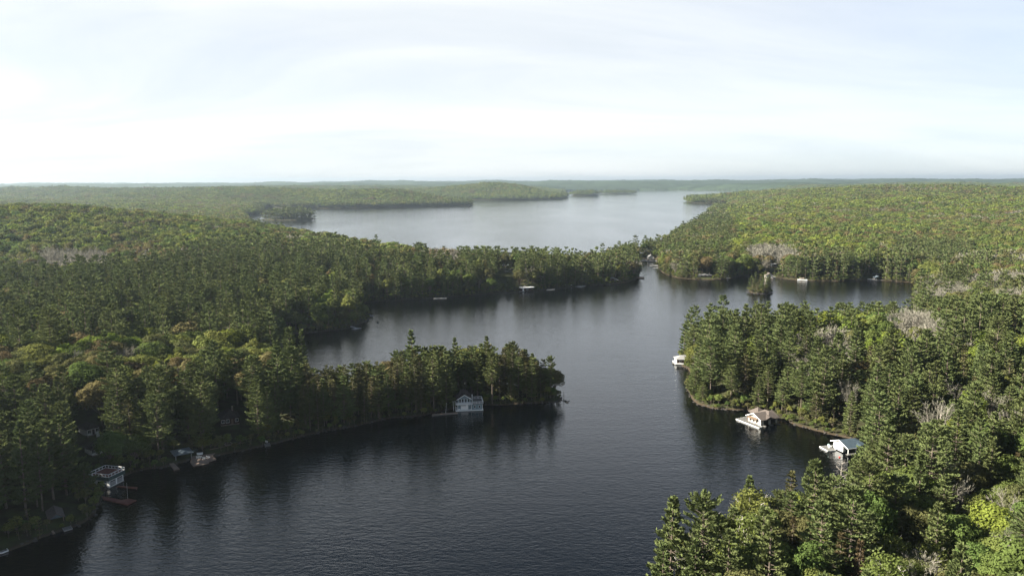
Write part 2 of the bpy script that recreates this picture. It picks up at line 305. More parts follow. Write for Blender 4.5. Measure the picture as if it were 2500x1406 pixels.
for a, b_ in ((ge.outputs['Position'], n1.inputs['Vector']), (ge.outputs['Position'], n2.inputs['Vector']), (n1.outputs['Fac'], r1.inputs['Fac']), (ge.outputs['Position'], sx.inputs[0]), (sx.outputs['Z'], mr.inputs['Value']), (mr.outputs['Result'], mx.inputs['Factor']), (r1.outputs['Color'], mx.inputs['A']), (mx.outputs['Result'], b.inputs['Base Color'])): nt.links.new(a, b_)
def struct(name, me):
    o = bpy.data.objects.new(name, me); C.objects.link(o); o['kind'] = 'structure'; return o
struct('ground', grid_mesh('ground', TX, TY, TZ, ND, NA, gm))
# far wooded hills: the closed canopy of the farthest woods as a rough raised sheet
cr = rngc = np.random.default_rng(5)
m0 = DD.ravel() > 6800
sel = np.where(dd > 6500)[0]; r0 = sel[0]
DF = 6500*(17300/6500)**np.linspace(0, 1, 210); AF = np.linspace(R(-44), R(44), 900); A2, D2 = np.meshgrid(AF, DF); FX = (D2*np.sin(A2)).ravel(); FY = (D2*np.cos(A2)).ravel()
FS = sdist(FX, FY); FZ = height(FX, FY, FS)
FZ = np.where(FS > 8, FZ+9+5*vnoise(FX/16, FY/24, 3)+3.5*rngc.random(len(FX)), FZ-30)
fm = leafmat('far_canopy', (.036, .052, .028), var=0, hue=0, trans=0, clump=.4, cs=.006)
fo = bpy.data.objects.new('distant_woods', grid_mesh('distant_woods', FX, FY, FZ, 210, 900, fm, skip=(FS < 0))); C.objects.link(fo)
fo['kind'] = 'stuff'; fo['label'] = 'hazy blue-green wooded hills along the horizon'; fo['category'] = 'forest'
# canopy horizon table for leaving out woods hidden behind hills
TT = ((TZ+np.where(TS > 6, 13, 0)-CAMH)/DD.ravel()).reshape(ND, NA); RUN = np.maximum.accumulate(TT, axis=0)
def horizon_before(x, y, back=.965):
    D = np.hypot(x, y); a = np.arctan2(x, y)
    ri = np.clip((np.log(np.maximum(D*back, 71)/70)/math.log(17500/70)*(ND-1)).astype(int)-1, 0, ND-1); ci = np.clip(np.round((a-ang[0])/(ang[1]-ang[0])).astype(int), 0, NA-1)
    return RUN[ri, ci]
# ------------------------------------------------------------------ stands: where each kind grows (by what the ground there carries in the photograph)
ZONES = [([(620, 495), (790, 495), (790, 545), (620, 545)], 1.0, dict(green=1)),  # polygon in photo pixels of crown tops, conifer share, weights of broadleaf classes, bare share
 ([(105, 600), (270, 600), (280, 634), (100, 640)], .03, dict(bare=1)),
 ([(640, 595), (690, 595), (690, 612), (640, 612)], .2, dict(bare=1)),
 ([(1040, 596), (1115, 596), (1115, 622), (1040, 622)], .1, dict(bare=.6, rust=.4)),
 ([(-200, 470), (-200, 655), (200, 650), (330, 640), (450, 608), (600, 585), (820, 588), (860, 598), (1010, 622), (1010, 560), (880, 550), (600, 480)], .06, dict(lime=.12, yellowgreen=.27, green=.30, olive=.17, rust=.06, bare=.02)),
 ([(-300, 600), (-300, 790), (0, 800), (560, 792), (700, 830), (900, 800), (900, 730), (1560, 690), (1560, 560), (1000, 560), (900, 560), (400, 560)], .70, dict(lime=.05, yellowgreen=.2, green=.3, olive=.25, rust=.1, bare=.1)),
 ([(-100, 905), (-20, 830), (60, 800), (620, 795), (700, 850), (660, 900), (420, 905), (250, 925), (100, 940)], .16, dict(lime=.12, yellowgreen=.32, green=.10, olive=.2, rust=.17, bare=.05)),
 ([(770, 830), (900, 830), (1000, 850), (1250, 850), (1400, 870), (1400, 1000), (1000, 1010), (700, 1060), (740, 900)], .9, dict(olive=.5, yellowgreen=.3, rust=.2)),
 ([(2180, 575), (2370, 582), (2370, 612), (2200, 612)], 1.0, dict(green=1)),
 ([(1825, 588), (1930, 588), (1930, 612), (1825, 616)], .05, dict(bare=1)),
 ([(2220, 610), (2700, 600), (2700, 735), (2320, 740), (2250, 690)], .18, dict(bare=.42, olive=.25, yellowgreen=.15, green=.1, rust=.08)),
 ([(1600, 628), (2250, 622), (2260, 700), (1600, 700)], .93, dict(green=.6, olive=.4)),
 ([(1600, 540), (1770, 500), (1800, 560), (1780, 610), (1600, 640)], .55, dict(green=.3, olive=.3, rust=.2, bare=.1, yellowgreen=.1)),
 ([(1760, 440), (2700, 440), (2700, 640), (1600, 640), (1780, 560)], .07, dict(lime=.10, yellowgreen=.26, green=.28, olive=.16, rust=.10, bare=.02)),
 ([(2270, 728), (2700, 715), (2700, 800), (2330, 785)], 1.0, dict(olive=1)),
 ([(2190, 745), (2305, 745), (2305, 795), (2190, 795)], .05, dict(bare=1)),
 ([(1985, 795), (2085, 795), (2085, 858), (1985, 858)], .12, dict(bare=.9, rust=.1)),
 ([(1945, 728), (2190, 728), (2190, 775), (1945, 775)], .25, dict(lime=.5, yellowgreen=.4, green=.1)),
 ([(2120, 780), (2290, 780), (2290, 850), (2120, 850)], .3, dict(lime=.55, yellowgreen=.3, green=.15)),
 ([(2375, 785), (2700, 785), (2700, 870), (2375, 870)], .35, dict(lime=.6, yellowgreen=.4)),
 ([(1600, 860), (2320, 860), (2300, 1130), (1640, 1130)], .93, dict(green=.4, olive=.4, bare=.2)),
 ([(1600, 700), (2700, 700), (2700, 1120), (1600, 1120)], .74, dict(lime=.2, yellowgreen=.25, green=.25, olive=.1, bare=.2)),
 ([(1500, 1120), (2700, 1050), (2700, 1700), (1500, 1700)], .42, dict(lime=.10, yellowgreen=.15, green=.3, olive=.15, birch=.2, bare=.1)),
 ([(-400, 900), (900, 900), (900, 1700), (-400, 1700)], .86, dict(green=.4, olive=.4, rust=.2)),
]
def inpoly(px, py, poly):
    ins = np.zeros(px.shape, bool); n = len(poly)
    for i in range(n):
        ax, ay = poly[i]; bx, by = poly[(i+1) % n]
        if ay != by: ins ^= ((ay > py) != (by > py)) & (px < (bx-ax)*(py-ay)/(by-ay)+ax)
    return ins
rng = np.random.default_rng(11)
def jitter(cell, Dmin, Dmax, half):
    L = Dmax; xs = np.arange(-L*math.sin(half)-cell, L*math.sin(half)+cell, cell); ys = np.arange(Dmin*math.cos(half)*.9-cell, L+cell, cell)
    X, Y = np.meshgrid(xs, ys); X = X.ravel(); Y = Y.ravel(); X = X+rng.uniform(-.46, .46, X.shape)*cell; Y = Y+rng.uniform(-.46, .46, Y.shape)*cell
    D = np.hypot(X, Y); k = (D >= Dmin) & (D < Dmax) & (np.abs(np.arctan2(X, Y)) < half) & (Y > 0); return X[k], Y[k]
SETS = []
for cell, d0, d1, half in ((6.7, 100, 520, R(46)), (6.8, 520, 1250, R(42)), (8.4, 1250, 2300, R(40)), (10.0, 2300, 3600, R(39)), (22.0, 3600, 7200, R(38))):
    X, Y = jitter(cell, d0, d1, half); S = sdist(X, Y); k = S > (1.5 if d1 < 2300 else 4); X, Y, S = X[k], Y[k], S[k]; Z = height(X, Y, S)
    if d0 == 100:   # the peninsula and the right point are crowded to the water
        X2, Y2 = jitter(4.7, 285, 440, R(20)); S2 = sdist(X2, Y2); q1, q2 = project(X2, Y2, 20+0*X2); k2 = (S2 > .8) & (q1 > 740) & (q1 < 1400); X, Y, S, Z = [np.concatenate(t) for t in ((X, X2[k2]), (Y, Y2[k2]), (S, S2[k2]), (Z, height(X2[k2], Y2[k2], S2[k2])))]
    if d0 >= 520:
        D = np.hypot(X, Y); k = (Z+24-CAMH)/D > horizon_before(X, Y)-.0012; X, Y, S, Z = X[k], Y[k], S[k], Z[k]
    SETS.append((X, Y, S, Z, np.full(X.shape, d0)))
X, Y, S, Z, D0 = [np.concatenate([s[i] for s in SETS]) for i in range(5)]
DIST = np.hypot(X, Y); N = len(X)
px, py = project(X, Y, Z+20)
st = fbm(X/45, Y/45, 71, 3)*.5+.5      # stand noise: kinds gather in patches
stb = fbm(X/230, Y/160, 123, 3)*smooth(np.hypot(X, Y), 900, 1500)
st2 = .35*fbm(X/190, Y/120, 131, 2)+.8*fbm(X/28, Y/28, 88, 3)*.5+.5; u = rng.random(N); zi = np.full(N, -1)
for k, (poly, pc, w) in enumerate(ZONES): zi[(zi < 0) & inpoly(px, py, poly)] = k
KN = ['pine', 'cedar', 'lime', 'yellowgreen', 'green', 'olive', 'rust', 'bare', 'birch', 'spruce']; KI = {k: i for i, k in enumerate(KN)}
kind = np.zeros(N, int)
def pick(mask, pc, w):
    idx = np.where(mask)[0]
    if not len(idx): return
    con = (.55*u[idx]+.45*st[idx]+.16*stb[idx]) < np.interp(pc, [0, .2, .5, .8, 1], [0, .34, .5, .66, 1.01])
    names = list(w); cw = np.cumsum([w[n] for n in names]); cw = cw/cw[-1]
    v = np.clip(.5+(st2[idx]-.5)*.9+rng.normal(0, .22, len(idx)), 0, .9999); v = np.argsort(np.argsort(v))/max(len(v), 1)
    j = np.minimum(np.searchsorted(cw, v, side='right'), len(names)-1)
    kind[idx] = np.where(con, KI['pine'], np.array([KI[n] for n in names])[j])
for k, (poly, pc, w) in enumerate(ZONES): pick(zi == k, pc, w)
dm = zi < 0; shore = S < 45
pick(dm & shore, .72, dict(green=.4, olive=.4, yellowgreen=.2)); pick(dm & ~shore, .12, dict(lime=.08, yellowgreen=.27, green=.38, olive=.15, rust=.06))
# the left peninsula carries narrow olive cedars and thin pines
m = (kind == 0) & inpoly(px, py, [(760, 830), (1000, 840), (1400, 850), (1410, 1010), (700, 1060)]) & (rng.random(N) < .72); kind[m] = KI['cedar']
m = (kind == 0) & (rng.random(N) < .07) & (DIST < 1300); kind[m] = KI['cedar']
m = (kind == 0) & (rng.random(N) < .02) & (DIST < 1300); kind[m] = KI['spruce']
# heights
Ht = np.where(kind == 0, rng.normal(25, 3.8, N), np.where(kind == 1, rng.normal(20, 2.5, N), np.where(kind == 7, rng.normal(16, 1.6, N), np.where(kind == 9, rng.normal(17, 2, N), rng.normal(17.5, 1.8, N)))))
Ht = np.clip(Ht, 9, 31)*(1-.22*(DIST > 900)*(kind == 0))
small = (rng.random(N) < .16) & (DIST < 1200); Ht = np.where(small, Ht*.6, Ht); pen = (px > 740) & (px < 1400) & (DIST > 285) & (DIST < 440); Ht = np.where((S < 6) & (DIST < 1300), Ht*np.where(pen, rng.uniform(.7, 1, N), rng.uniform(.5, 1, N)), Ht)
narrow = (px > 745) & (px < 960) & (DIST < 420) & (DIST > 300); Ht = np.where(narrow, np.minimum(Ht, rng.uniform(14, 20, N)), Ht)
isl = np.hypot(X-ISL[0][0], Y-ISL[0][1]) < 14; Ht = np.where(isl, np.minimum(Ht, rng.uniform(14, 18, N)), Ht)
kind[isl] = np.where(rng.random(isl.sum()) < .6, KI['cedar'], KI['pine'])
# crown-top limits read off the tree lines of the photograph: (distance range, pixel columns, rows)
TOPS = [(285, 440, (735, 800, 870, 900, 960, 1050, 1150, 1250, 1300, 1350, 1375, 1392), (858, 882, 888, 868, 850, 845, 842, 842, 862, 888, 925, 965)),
 (395, 600, (1640, 1660, 1700, 1800, 1900, 2000, 2100, 2200, 2260, 2500), (795, 768, 750, 738, 741, 738, 735, 737, 730, 715)),
 (600, 1150, (800, 900, 1000, 1100, 1200, 1300, 1400, 1480, 1540, 1600), (568, 580, 592, 603, 604, 604, 605, 608, 590, 578)),
 (600, 1500, (-150, 0, 100, 250, 400, 600, 700, 799), (503, 498, 490, 500, 512, 532, 545, 566)),
 (100, 262, (1540, 1600, 1640, 1700, 1760, 1850, 1900, 1960, 2000, 2040, 2080, 2150, 2300), (1420, 1290, 1228, 1228, 1245, 1220, 1192, 1152, 1142, 1160, 1132, 1060, 980))]
drop = np.zeros(N, bool)
for d0, d1, cols, rows in TOPS:
    m = (DIST > d0) & (DIST < d1) & (px > cols[0]) & (px < cols[-1]); row = np.interp(px, cols, rows)+rng.exponential(1, N)*np.where(DIST < 500, 7, 11)-2
    # height at which a point above (X, Y) meets that image row
    a = (CY-row)/FPX; zmax = CAMH+Y*(Fv[2]+a*Uv[2])/(Fv[1]+a*Uv[1])*-1 if False else CAMH+Y*np.tan(np.arctan(a-(px-CX)/FPX*RO)-TH)
    lim = zmax-Z; hit = m & (Ht > lim); Ht[hit] = lim[hit]; drop |= hit & (lim < 6.5)
xsc = rng.uniform(.85, 1.3, N)*np.where(D0 == 1250, 1.35, 1)*np.where(D0 == 2300, 1.6, 1)
var = np.where(kind == 0, rng.integers(0, 7, N), rng.integers(0, 4, N)); rot = rng.uniform(0, 6.283, N)
# ------------------------------------------------------------------ trees given one by one: crown-top pixel, height, kind, width factor
HERO = [(1845, 665, 17, 'pine', 3, .9), (1868, 663, 17, 'pine', 0, .9), (1837, 673, 14, 'pine', 2, .8), (1878, 669, 15, 'pine', 1, .8), (1857, 672, 15, 'cedar', 1, 1.2), (1838, 682, 12, 'cedar', 0, 1.2), (1877, 678, 13, 'pine', 3, .8), (1849, 688, 11, 'cedar', 2, 1.3), (1870, 692, 9, 'cedar', 3, 1.3), (1860, 684, 12, 'pine', 1, .8),
 (1768, 724, 27, 'pine', 2, 1.1), (1735, 742, 24, 'pine', 0, 1.0), (1868, 738, 22, 'pine', 2, 1.0), (1952, 728, 22, 'pine', 2, .95), (1687, 752, 24, 'pine', 1, .95), (1662, 770, 22, 'pine', 1, .9), (1672, 792, 19, 'pine', 3, 1.0), (1681, 768, 23, 'pine', 0, 1.0), (1664, 800, 15, 'cedar', 1, 1.2), (1700, 750, 25, 'pine', 2, .9),
 (918, 574, 24, 'pine', 2, 1.0), (966, 573, 24, 'pine', 0, 1.0), (1028, 578, 25, 'pine', 2, 1.1), (1084, 582, 25, 'pine', 5, 1.1), (1150, 598, 22, 'pine', 0, 1), (1312, 592, 25, 'pine', 6, 1.1), (1352, 598, 23, 'pine', 4, 1.0), (1392, 600, 23, 'pine', 2, 1.0), (1444, 596, 24, 'pine', 4, 1.1), (1472, 596, 24, 'pine', 6, 1.0), (1512, 590, 24, 'pine', 2, 1.0), (1552, 574, 25, 'pine', 6, 1.2), (1575, 576, 24, 'pine', 2, 1.0),
 (1006, 808, 26, 'pine', 3, 1.1), (1112, 826, 24, 'pine', 3, .95), (1186, 822, 25, 'pine', 3, .95), (975, 832, 21, 'cedar', 1, 1.1), (736, 806, 27, 'pine', 3, .8), (845, 842, 20, 'spruce', 0, .9), (922, 836, 22, 'cedar', 0, 1.2), (1250, 838, 24, 'pine', 2, .85),
 (1345, 872, 19, 'pine', 2, .7), (870, 856, 15, 'birch', 0, .8), (1640, 1216, 29, 'pine', 3, 1.2), (1722, 1214, 30, 'pine', 2, 1.05), (1840, 1192, 18, 'birch', 0, 1.35), (1832, 1166, 20, 'pine', 1, .8), (1994, 1132, 27, 'pine', 0, 1.05),
 (2056, 1124, 20, 'snag', 0, 1), (1930, 1150, 20, 'cedar', 0, 1.2), (2170, 1050, 28, 'pine', 0, 1.2), (2130, 1130, 27, 'pine', 2, 1.1), (2275, 1166, 17, 'lime', 0, .8), (2330, 1130, 17, 'bare', 1, 1.0), (2440, 1234, 18, 'lime', 3, 1.25), (2340, 1246, 19, 'green', 0, 1.0),
 (1935, 1262, 20, 'spruce', 0, 1.0), (2050, 1300, 19, 'spruce', 1, 1.1), (2100, 1320, 19, 'spruce', 0, 1.1), (1780, 1300, 24, 'pine', 1, 1.1), (2010, 1230, 24, 'pine', 0, 1.1), (2120, 1190, 23, 'green', 1, .9), (2420, 960, 17, 'bare', 2, 1.3), (2340, 1005, 24, 'pine', 1, 1.2),
 (2180, 1300, 16, 'birch', 1, 1.0), (2280, 1320, 15, 'birch', 0, 1.0), (2385, 1200, 15, 'birch', 1, .8), (1720, 1370, 14, 'birch', 1, .9), (1890, 800, 16, 'bare', 1, .8), (2040, 800, 17, 'bare', 2, 1.3), (2290, 990, 20, 'bare', 0, 1.2), (2010, 806, 17, 'bare', 0, 1.3), (2036, 798, 17, 'bare', 1, 1.3), (2062, 808, 16, 'bare', 2, 1.2), (2024, 818, 16, 'bare', 3, 1.2), (2140, 800, 17, 'lime', 0, 1.1), (2186, 794, 17, 'lime', 1, 1.1), (2238, 792, 17, 'yellowgreen', 2, 1.1), (2160, 816, 16, 'lime', 3, 1.1), (2216, 812, 16, 'lime', 0, 1.1), (2404, 800, 17, 'lime', 1, 1.2), (2452, 790, 17, 'lime', 2, 1.2), (2484, 826, 17, 'yellowgreen', 3, 1.1),
 (1985, 744, 17, 'yellowgreen', 0, 1.1), (2015, 742, 17, 'lime', 1, 1.1), (2062, 742, 17, 'yellowgreen', 2, 1.1), (2112, 742, 17, 'lime', 3, 1.1), (2160, 742, 16, 'yellowgreen', 0, 1.1), (1830, 752, 16, 'lime', 2, 1.0), (2240, 1030, 18, 'olive', 0, 1.2),
 (2390, 1320, 16, 'green', 2, 1.1), (2230, 1230, 17, 'olive', 1, 1.1), (1990, 1330, 17, 'green', 3, 1.0), (1700, 1320, 22, 'pine', 5, 1.0), (1620, 1330, 20, 'pine', 3, 1.0), (2480, 1110, 18, 'green', 1, 1.2), (2455, 1000, 17, 'bare', 3, 1.2), (2330, 940, 17, 'bare', 1, 1.2), (2110, 880, 17, 'rust', 1, 1.1),
 (130, 830, 16, 'yellowgreen', 0, 1.2), (190, 812, 16, 'rust', 1, 1.2), (250, 806, 16, 'olive', 2, 1.2), (310, 798, 16, 'yellowgreen', 3, 1.2), (365, 797, 16, 'lime', 0, 1.2), (420, 795, 16, 'olive', 1, 1.2), (300, 850, 15, 'bare', 2, 1.1), (340, 845, 15, 'bare', 0, 1.0), (60, 850, 16, 'olive', 3, 1.3), (480, 815, 16, 'rust', 2, 1.2),
 (1918, 574, 20, 'pine', 0, 1)]
HERO.pop()
H_ = dict(x=[], y=[], z=[], h=[], k=[], v=[], w=[])
KN.append('snag'); KI['snag'] = 10; PH['snag'] = [18]; PR['snag'] = [3]
hero_labels = {}
for (hx, hy, hh, hk, hv, hw) in HERO:
    for kf in (1, .92, 1.08, .84, 1.16, .75, .66, .56):      # slide along the sight line until it stands on land
        g0 = 3.0
        for it in range(5):
            x_, y_ = P(hx, hy, g0+hh*kf); s_ = sdist([x_], [y_]); g0 = max(.5, float(height([x_], [y_], s_)[0]))
        if s_[0] > .7: hh = hh*kf; break
    if s_[0] < .7: print('skipped', hx, hy, hk, round(float(s_[0]), 1)); continue
    hd = math.hypot(x_, y_)
    if hd < 620:      # neighbours just in front of a chosen tree stay lower than its crown
        hwp = 4.2*hw*FPX/hd; ly = hy+.28*hh*FPX/hd; q = (DIST < hd-1) & (DIST > hd-34) & (np.abs(px-hx) < hwp); q2 = CAMH+Y*np.tan(np.arctan((CY-ly)/FPX-(px-CX)/FPX*RO)-TH)-Z; Ht[q] = np.minimum(Ht[q], np.maximum(q2[q], 5))
    H_['x'].append(x_); H_['y'].append(y_); H_['z'].append(g0); H_['h'].append(hh); H_['k'].append(KI[hk]); H_['v'].append(hv); H_['w'].append(hw)
hx_, hy_ = np.array(H_['x']), np.array(H_['y'])
keep = ~drop
near = np.where(DIST < 600)[0]
gi = np.hypot((X-ISL[1][0])/76, (Y-ISL[1][1])/48) < 1.1; Ht = np.where(gi, rng.normal(22, 3, N), Ht)
for a, b2 in zip(hx_, hy_): keep[near[np.hypot(X[near]-a, Y[near]-b2) < 4.2]] = False
# snag form (one of its own)
def gen_snag(seed):
    T = TM(seed); g = T.rng; T.tube([(0, 0, 0), (.2, .1, 9), (.1, -.2, 18)], [.3, .2, .04], 6)
    for i in range(26):
        z = 6+12*i/26+g.uniform(-.2, .2); a = i*2.4; L = (19-z)*.30+.4; d = np.array([math.cos(a), math.sin(a), .25])
        T.tube([(.15, 0, z), np.array([.15, 0, z])+d*L*.6, np.array([.15, 0, z])+d*L+[0, 0, .35*L]], [.07, .05, .02], 3)
        for k in range(3):
            p = np.array([.15, 0, z])+d*L*g.uniform(.3, .9); T.tube([p, p+g.normal(0, .3, 3)+[d[0]*.5, d[1]*.5, .5]], [.03, .01], 3)
    K = TM(seed+1); n = 60; K.leaves(np.stack([g.normal(0, .8, n), g.normal(0, .8, n), g.uniform(8, 18, n)], 1), g.normal(0, 1, (n, 3)), g.normal(0, 1, (n, 3)), .8, .05)
    return T, K
SNAG = gen_snag(77)
# ------------------------------------------------------------------ keep trees out of clearings and off the roofs
CLEAR = [(1147, 985, 8.5), (1858, 1020, 9), (2066, 1085, 10), (1668, 880, 7), (266, 1172, 8.5), (450, 1115, 7.5), (500, 1120, 7.5), (145, 1268, 7), (8, 1335, 6), (220, 1062, 8), (238, 1112, 6), (560, 1034, 8.5), (560, 1078, 7), (585, 1058, 6),
         (1240, 676, 12), (1287, 709, 8), (1345, 705, 6), (1418, 698, 8), (1494, 688, 8), (1722, 678, 10), (1880, 674, 8), (1965, 683, 7), (2130, 681, 12), (1585, 632, 9), (1072, 727, 8), (852, 803, 6), (900, 772, 6), (2120, 1082, 7), (1892, 648, 8), (1568, 676, 5)]
for a, b2, r_ in CLEAR:
    x_, y_ = P(a, b2, 1.0); q = np.hypot(X-x_, Y-y_) < r_; keep &= ~q
# pixels of the photo in which a building shows, with its distance: trees that stand before it there are left out
PROT = [(1112, 960, 1180, 1004), (1828, 1004, 1892, 1043), (2004, 1076, 2112, 1112), (1651, 869, 1684, 892), (233, 1147, 299, 1192), (421, 1103, 527, 1136), (113, 1250, 176, 1302), (205, 1043, 243, 1064), (220, 1099, 250, 1113), (535, 1008, 586, 1038), (545, 1074, 596, 1088), (597, 1075, 640, 1096),
        (1219, 662, 1258, 668), (1274, 701, 1301, 713), (1334, 704, 1355, 709), (1404, 696, 1430, 703), (1482, 681, 1508, 692), (1704, 668, 1738, 682), (1871, 665, 1888, 680), (1944, 680, 1973, 687), (2106, 668, 2156, 685), (1566, 626, 1602, 636), (1058, 720, 1088, 731), (842, 796, 880, 803), (1886, 642, 1898, 648), (1558, 671, 1573, 679)]
bx, by = project(X, Y, Z); tx_, ty_ = project(X, Y, Z+Ht)
HW = FPX*3.4*xsc/DIST
for (x0, y0, x1, y1) in PROT:
    Dp = math.hypot(*P((x0+x1)/2, y1, 0)); hit = (DIST < Dp-1) & (bx+HW*.8 > x0) & (bx-HW*.8 < x1) & (ty_ < y1) & (by > y0+2); keep &= ~hit
for rx0, ry0, rx1, ry1 in [(1762, 522, 1795, 556)]:      # the road cut through the trees on the right
    keep &= ~((bx > 1766+(by-530)*.9) & (bx < 1778+(by-530)*.9) & (by > 528) & (by < 562) & (ty_ < 552))
keep &= ~isl
X, Y, S, Z, D0, DIST, kind, Ht, var, rot, xsc = [q[keep] for q in (X, Y, S, Z, D0, DIST, kind, Ht, var, rot, xsc)]
# heroes appended
nh = len(H_['x']); X = np.concatenate([X, hx_]); Y = np.concatenate([Y, hy_]); Z = np.concatenate([Z, H_['z']]); Ht = np.concatenate([Ht, H_['h']]); kind = np.concatenate([kind, H_['k']]); var = np.concatenate([var, H_['v']])
xsc = np.concatenate([xsc, H_['w']]); rot = np.concatenate([rot, rng.uniform(0, 6.28, nh)]); D0 = np.concatenate([D0, np.full(nh, 100)]); DIST = np.hypot(X, Y); S = np.concatenate([S, np.full(nh, 9.)])
is_hero = np.arange(len(X)) >= len(X)-nh
var = np.where(np.isin(kind, [KI['birch'], KI['spruce']]), var % 2, var); var = np.where(kind == KI['snag'], 0, var)
phs = np.array([[PH[k][v % len(PH[k])] for v in range(7)] for k in KN]); prs = np.array([[PR[k][v % len(PR[k])] for v in range(7)] for k in KN])
sz = Ht/phs[kind, var]; sxy = (.55*sz+.45)*xsc; cw_ = prs[kind, var]*sxy
bx, by = project(X, Y, Z); tx_, ty_ = project(X, Y, Z+Ht)
# ------------------------------------------------------------------ how much of each tree shows: front-to-back raster at half size
W2, H2 = 1250, 703; buf = np.zeros((H2, W2), bool); vis = np.zeros(len(X)); order = np.argsort(DIST); order = order[DIST[order] < 900]
for i in order:
    hw = cw_[i]*FPX/DIST[i]/2*.85; x0 = int(bx[i]/2-hw); x1 = int(bx[i]/2+hw)+1; y0 = int(ty_[i]/2); y1 = int(by[i]/2-(by[i]-ty_[i])/2*.08)+1
    cx0, cx1, cy0, cy1 = max(x0, 0), min(x1, W2), max(y0, 0), min(y1, H2)
    if cx0 >= cx1 or cy0 >= cy1: continue
    yy = (np.arange(cy0, cy1)-y0)/max(y1-y0, 1); xx = np.abs(np.arange(cx0, cx1)+.5-bx[i]/2)/max(hw, .5)
    prof = np.minimum(1, .25+yy*1.6) if kind[i] in (0, 1, 9, 10) else np.sqrt(np.clip(1-(yy-.4)**2/.37, 0, 1))
    msk = xx[None, :] <= prof[:, None]; sub = buf[cy0:cy1, cx0:cx1]; vis[i] = (msk & ~sub).sum(); sub |= msk
GROUPK = {'white_pine': [0], 'cedar_tree': [1], 'broadleaf_tree': [2, 3, 4, 5, 6], 'bare_tree': [7], 'birch_tree': [8], 'spruce_tree': [9], 'dead_tree': [10]}
indiv = np.zeros(len(X), bool); gname = np.empty(len(X), object)
for gnm, ks in GROUPK.items():
    m = np.isin(kind, ks); gname[m] = gnm; idx = np.where(m & ((vis > 10) | is_hero) & (by > 0))[0]; idx = idx[np.argsort(-(vis[idx]+1e6*is_hero[idx]))][:300]; indiv[idx] = True
print('trees', len(X), 'individual', indiv.sum(), {g: int((indiv & (gname == g)).sum()) for g in GROUPK})
# ------------------------------------------------------------------ labels for the single trees
ANCH = [('behind the two-storey blue-grey boathouse', 1140, 930), ('at the peninsula tip past the two-storey boathouse', 1310, 915), ('on the peninsula left of the two-storey boathouse', 1010, 910), ('on the peninsula below the pale inlet', 850, 960),
 ('above the tiny grey dock with one chair', 700, 990), ('around the dark cottage', 560, 960), ('above the deck with four white chairs', 440, 1020), ('above the white-railed boathouse', 300, 1060), ('around the white cottage', 200, 990),
 ('left of the white-railed boathouse', 120, 1100), ('above the low gabled boathouse', 110, 1200), ('at the left edge above the white canoe', 20, 1240), ('at the left edge of near woods', 30, 1000), ('on the yellow wooded ridge at the left edge', 90, 860), ('on the yellow wooded ridge above the white cottage', 270, 850),
 ('on the yellow wooded ridge above the dark cottage', 470, 840), ('on the yellow ridge beside the dark inlet', 630, 850), ('in the dark pine slope behind the yellow ridge', 350, 740), ('in the pine slope at the left edge', 80, 720), ('in the pine slope left of the zigzag dock', 620, 740), ('around the zigzag dock', 820, 760),
 ('on the far shore left of white docks', 950, 690), ('on the far shore above the small white docks', 1080, 680), ('around the flat white cottage roof', 1240, 650), ('on the far shore above the flat-roofed boathouse', 1320, 660), ('on the far shore left of the narrows', 1500, 640), ('right of the narrows', 1640, 620), ('behind the low flat-roofed white boathouse', 1740, 640),
 ('on the tiny round island', 1857, 690), ('on the shore behind the round island', 1900, 650), ('behind the moored boats in the right bay', 2120, 640), ('at the east end of the right bay', 2300, 700), ('at the tip of the right point', 1690, 790), ('above the brown boathouse with pale roof', 1720, 850), ('on the round point left of the tan boathouse', 1740, 930),
 ('on the right point beside the bay water', 1860, 770), ('on the right point below the lime green canopy', 2050, 780), ('in the dark stand below the pale bare woods', 2300, 780), ('at the right edge below the dark stand', 2430, 860), ('behind the tan boathouse', 1880, 950), ('on the slope between tan and blue-roofed boathouses', 1980, 960),
 ('on the middle of the right wooded slope', 2000, 860), ('on the right slope under the lime green patch', 2190, 880), ('behind the blue-roofed boathouse', 2110, 1010), ('on the right slope above the blue-roofed boathouse', 2200, 960), ('at the right edge around the grey bare crowns', 2400, 970), ('right of the blue-roofed boathouse', 2230, 1080),
 ('at the right edge beyond the blue-roofed boathouse', 2400, 1090), ('beside the bleached dead tree', 2050, 1180), ('at the near shore below the dead tree', 2040, 1270), ('around the pale airy birch on the near shore', 1840, 1220), ('at the tip of the near right shore', 1650, 1290), ('in the bottom row of the near right shore', 1760, 1370), ('along the bottom edge under the rusty spruces', 1960, 1370),
 ('along the bottom edge right of the rusty spruces', 2180, 1350), ('beside the bright lime tree near the corner', 2400, 1270), ('in the bottom right corner', 2420, 1370), ('on the near shore right of the dead tree', 2200, 1190)]
ORD = ['first', 'second', 'third', 'fourth', 'fifth', 'sixth', 'seventh', 'eighth', 'ninth', 'tenth', 'eleventh', 'twelfth', 'thirteenth', 'fourteenth', 'fifteenth', 'sixteenth', 'seventeenth', 'eighteenth', 'nineteenth', 'twentieth'] + ['twenty-'+q for q in ('first', 'second', 'third', 'fourth', 'fifth', 'sixth', 'seventh', 'eighth', 'ninth')] + ['thirtieth'] + ['thirty-'+q for q in ('first', 'second', 'third', 'fourth', 'fifth', 'sixth', 'seventh', 'eighth', 'ninth')] + ['fortieth']
WORD = {0: 'dark green pine', 1: 'narrow olive conifer', 2: 'lime green tree', 3: 'yellow-green tree', 4: 'mid green leafy tree', 5: 'olive leafy tree', 6: 'rusty budding tree', 7: 'leafless grey tree', 8: 'white-stemmed birch', 9: 'rusty brown spruce', 10: 'bleached dead tree'}
CAT = {'white_pine': 'pine tree', 'cedar_tree': 'cedar tree', 'broadleaf_tree': 'tree', 'bare_tree': 'bare tree', 'birch_tree': 'birch tree', 'spruce_tree': 'spruce tree', 'dead_tree': 'dead tree'}
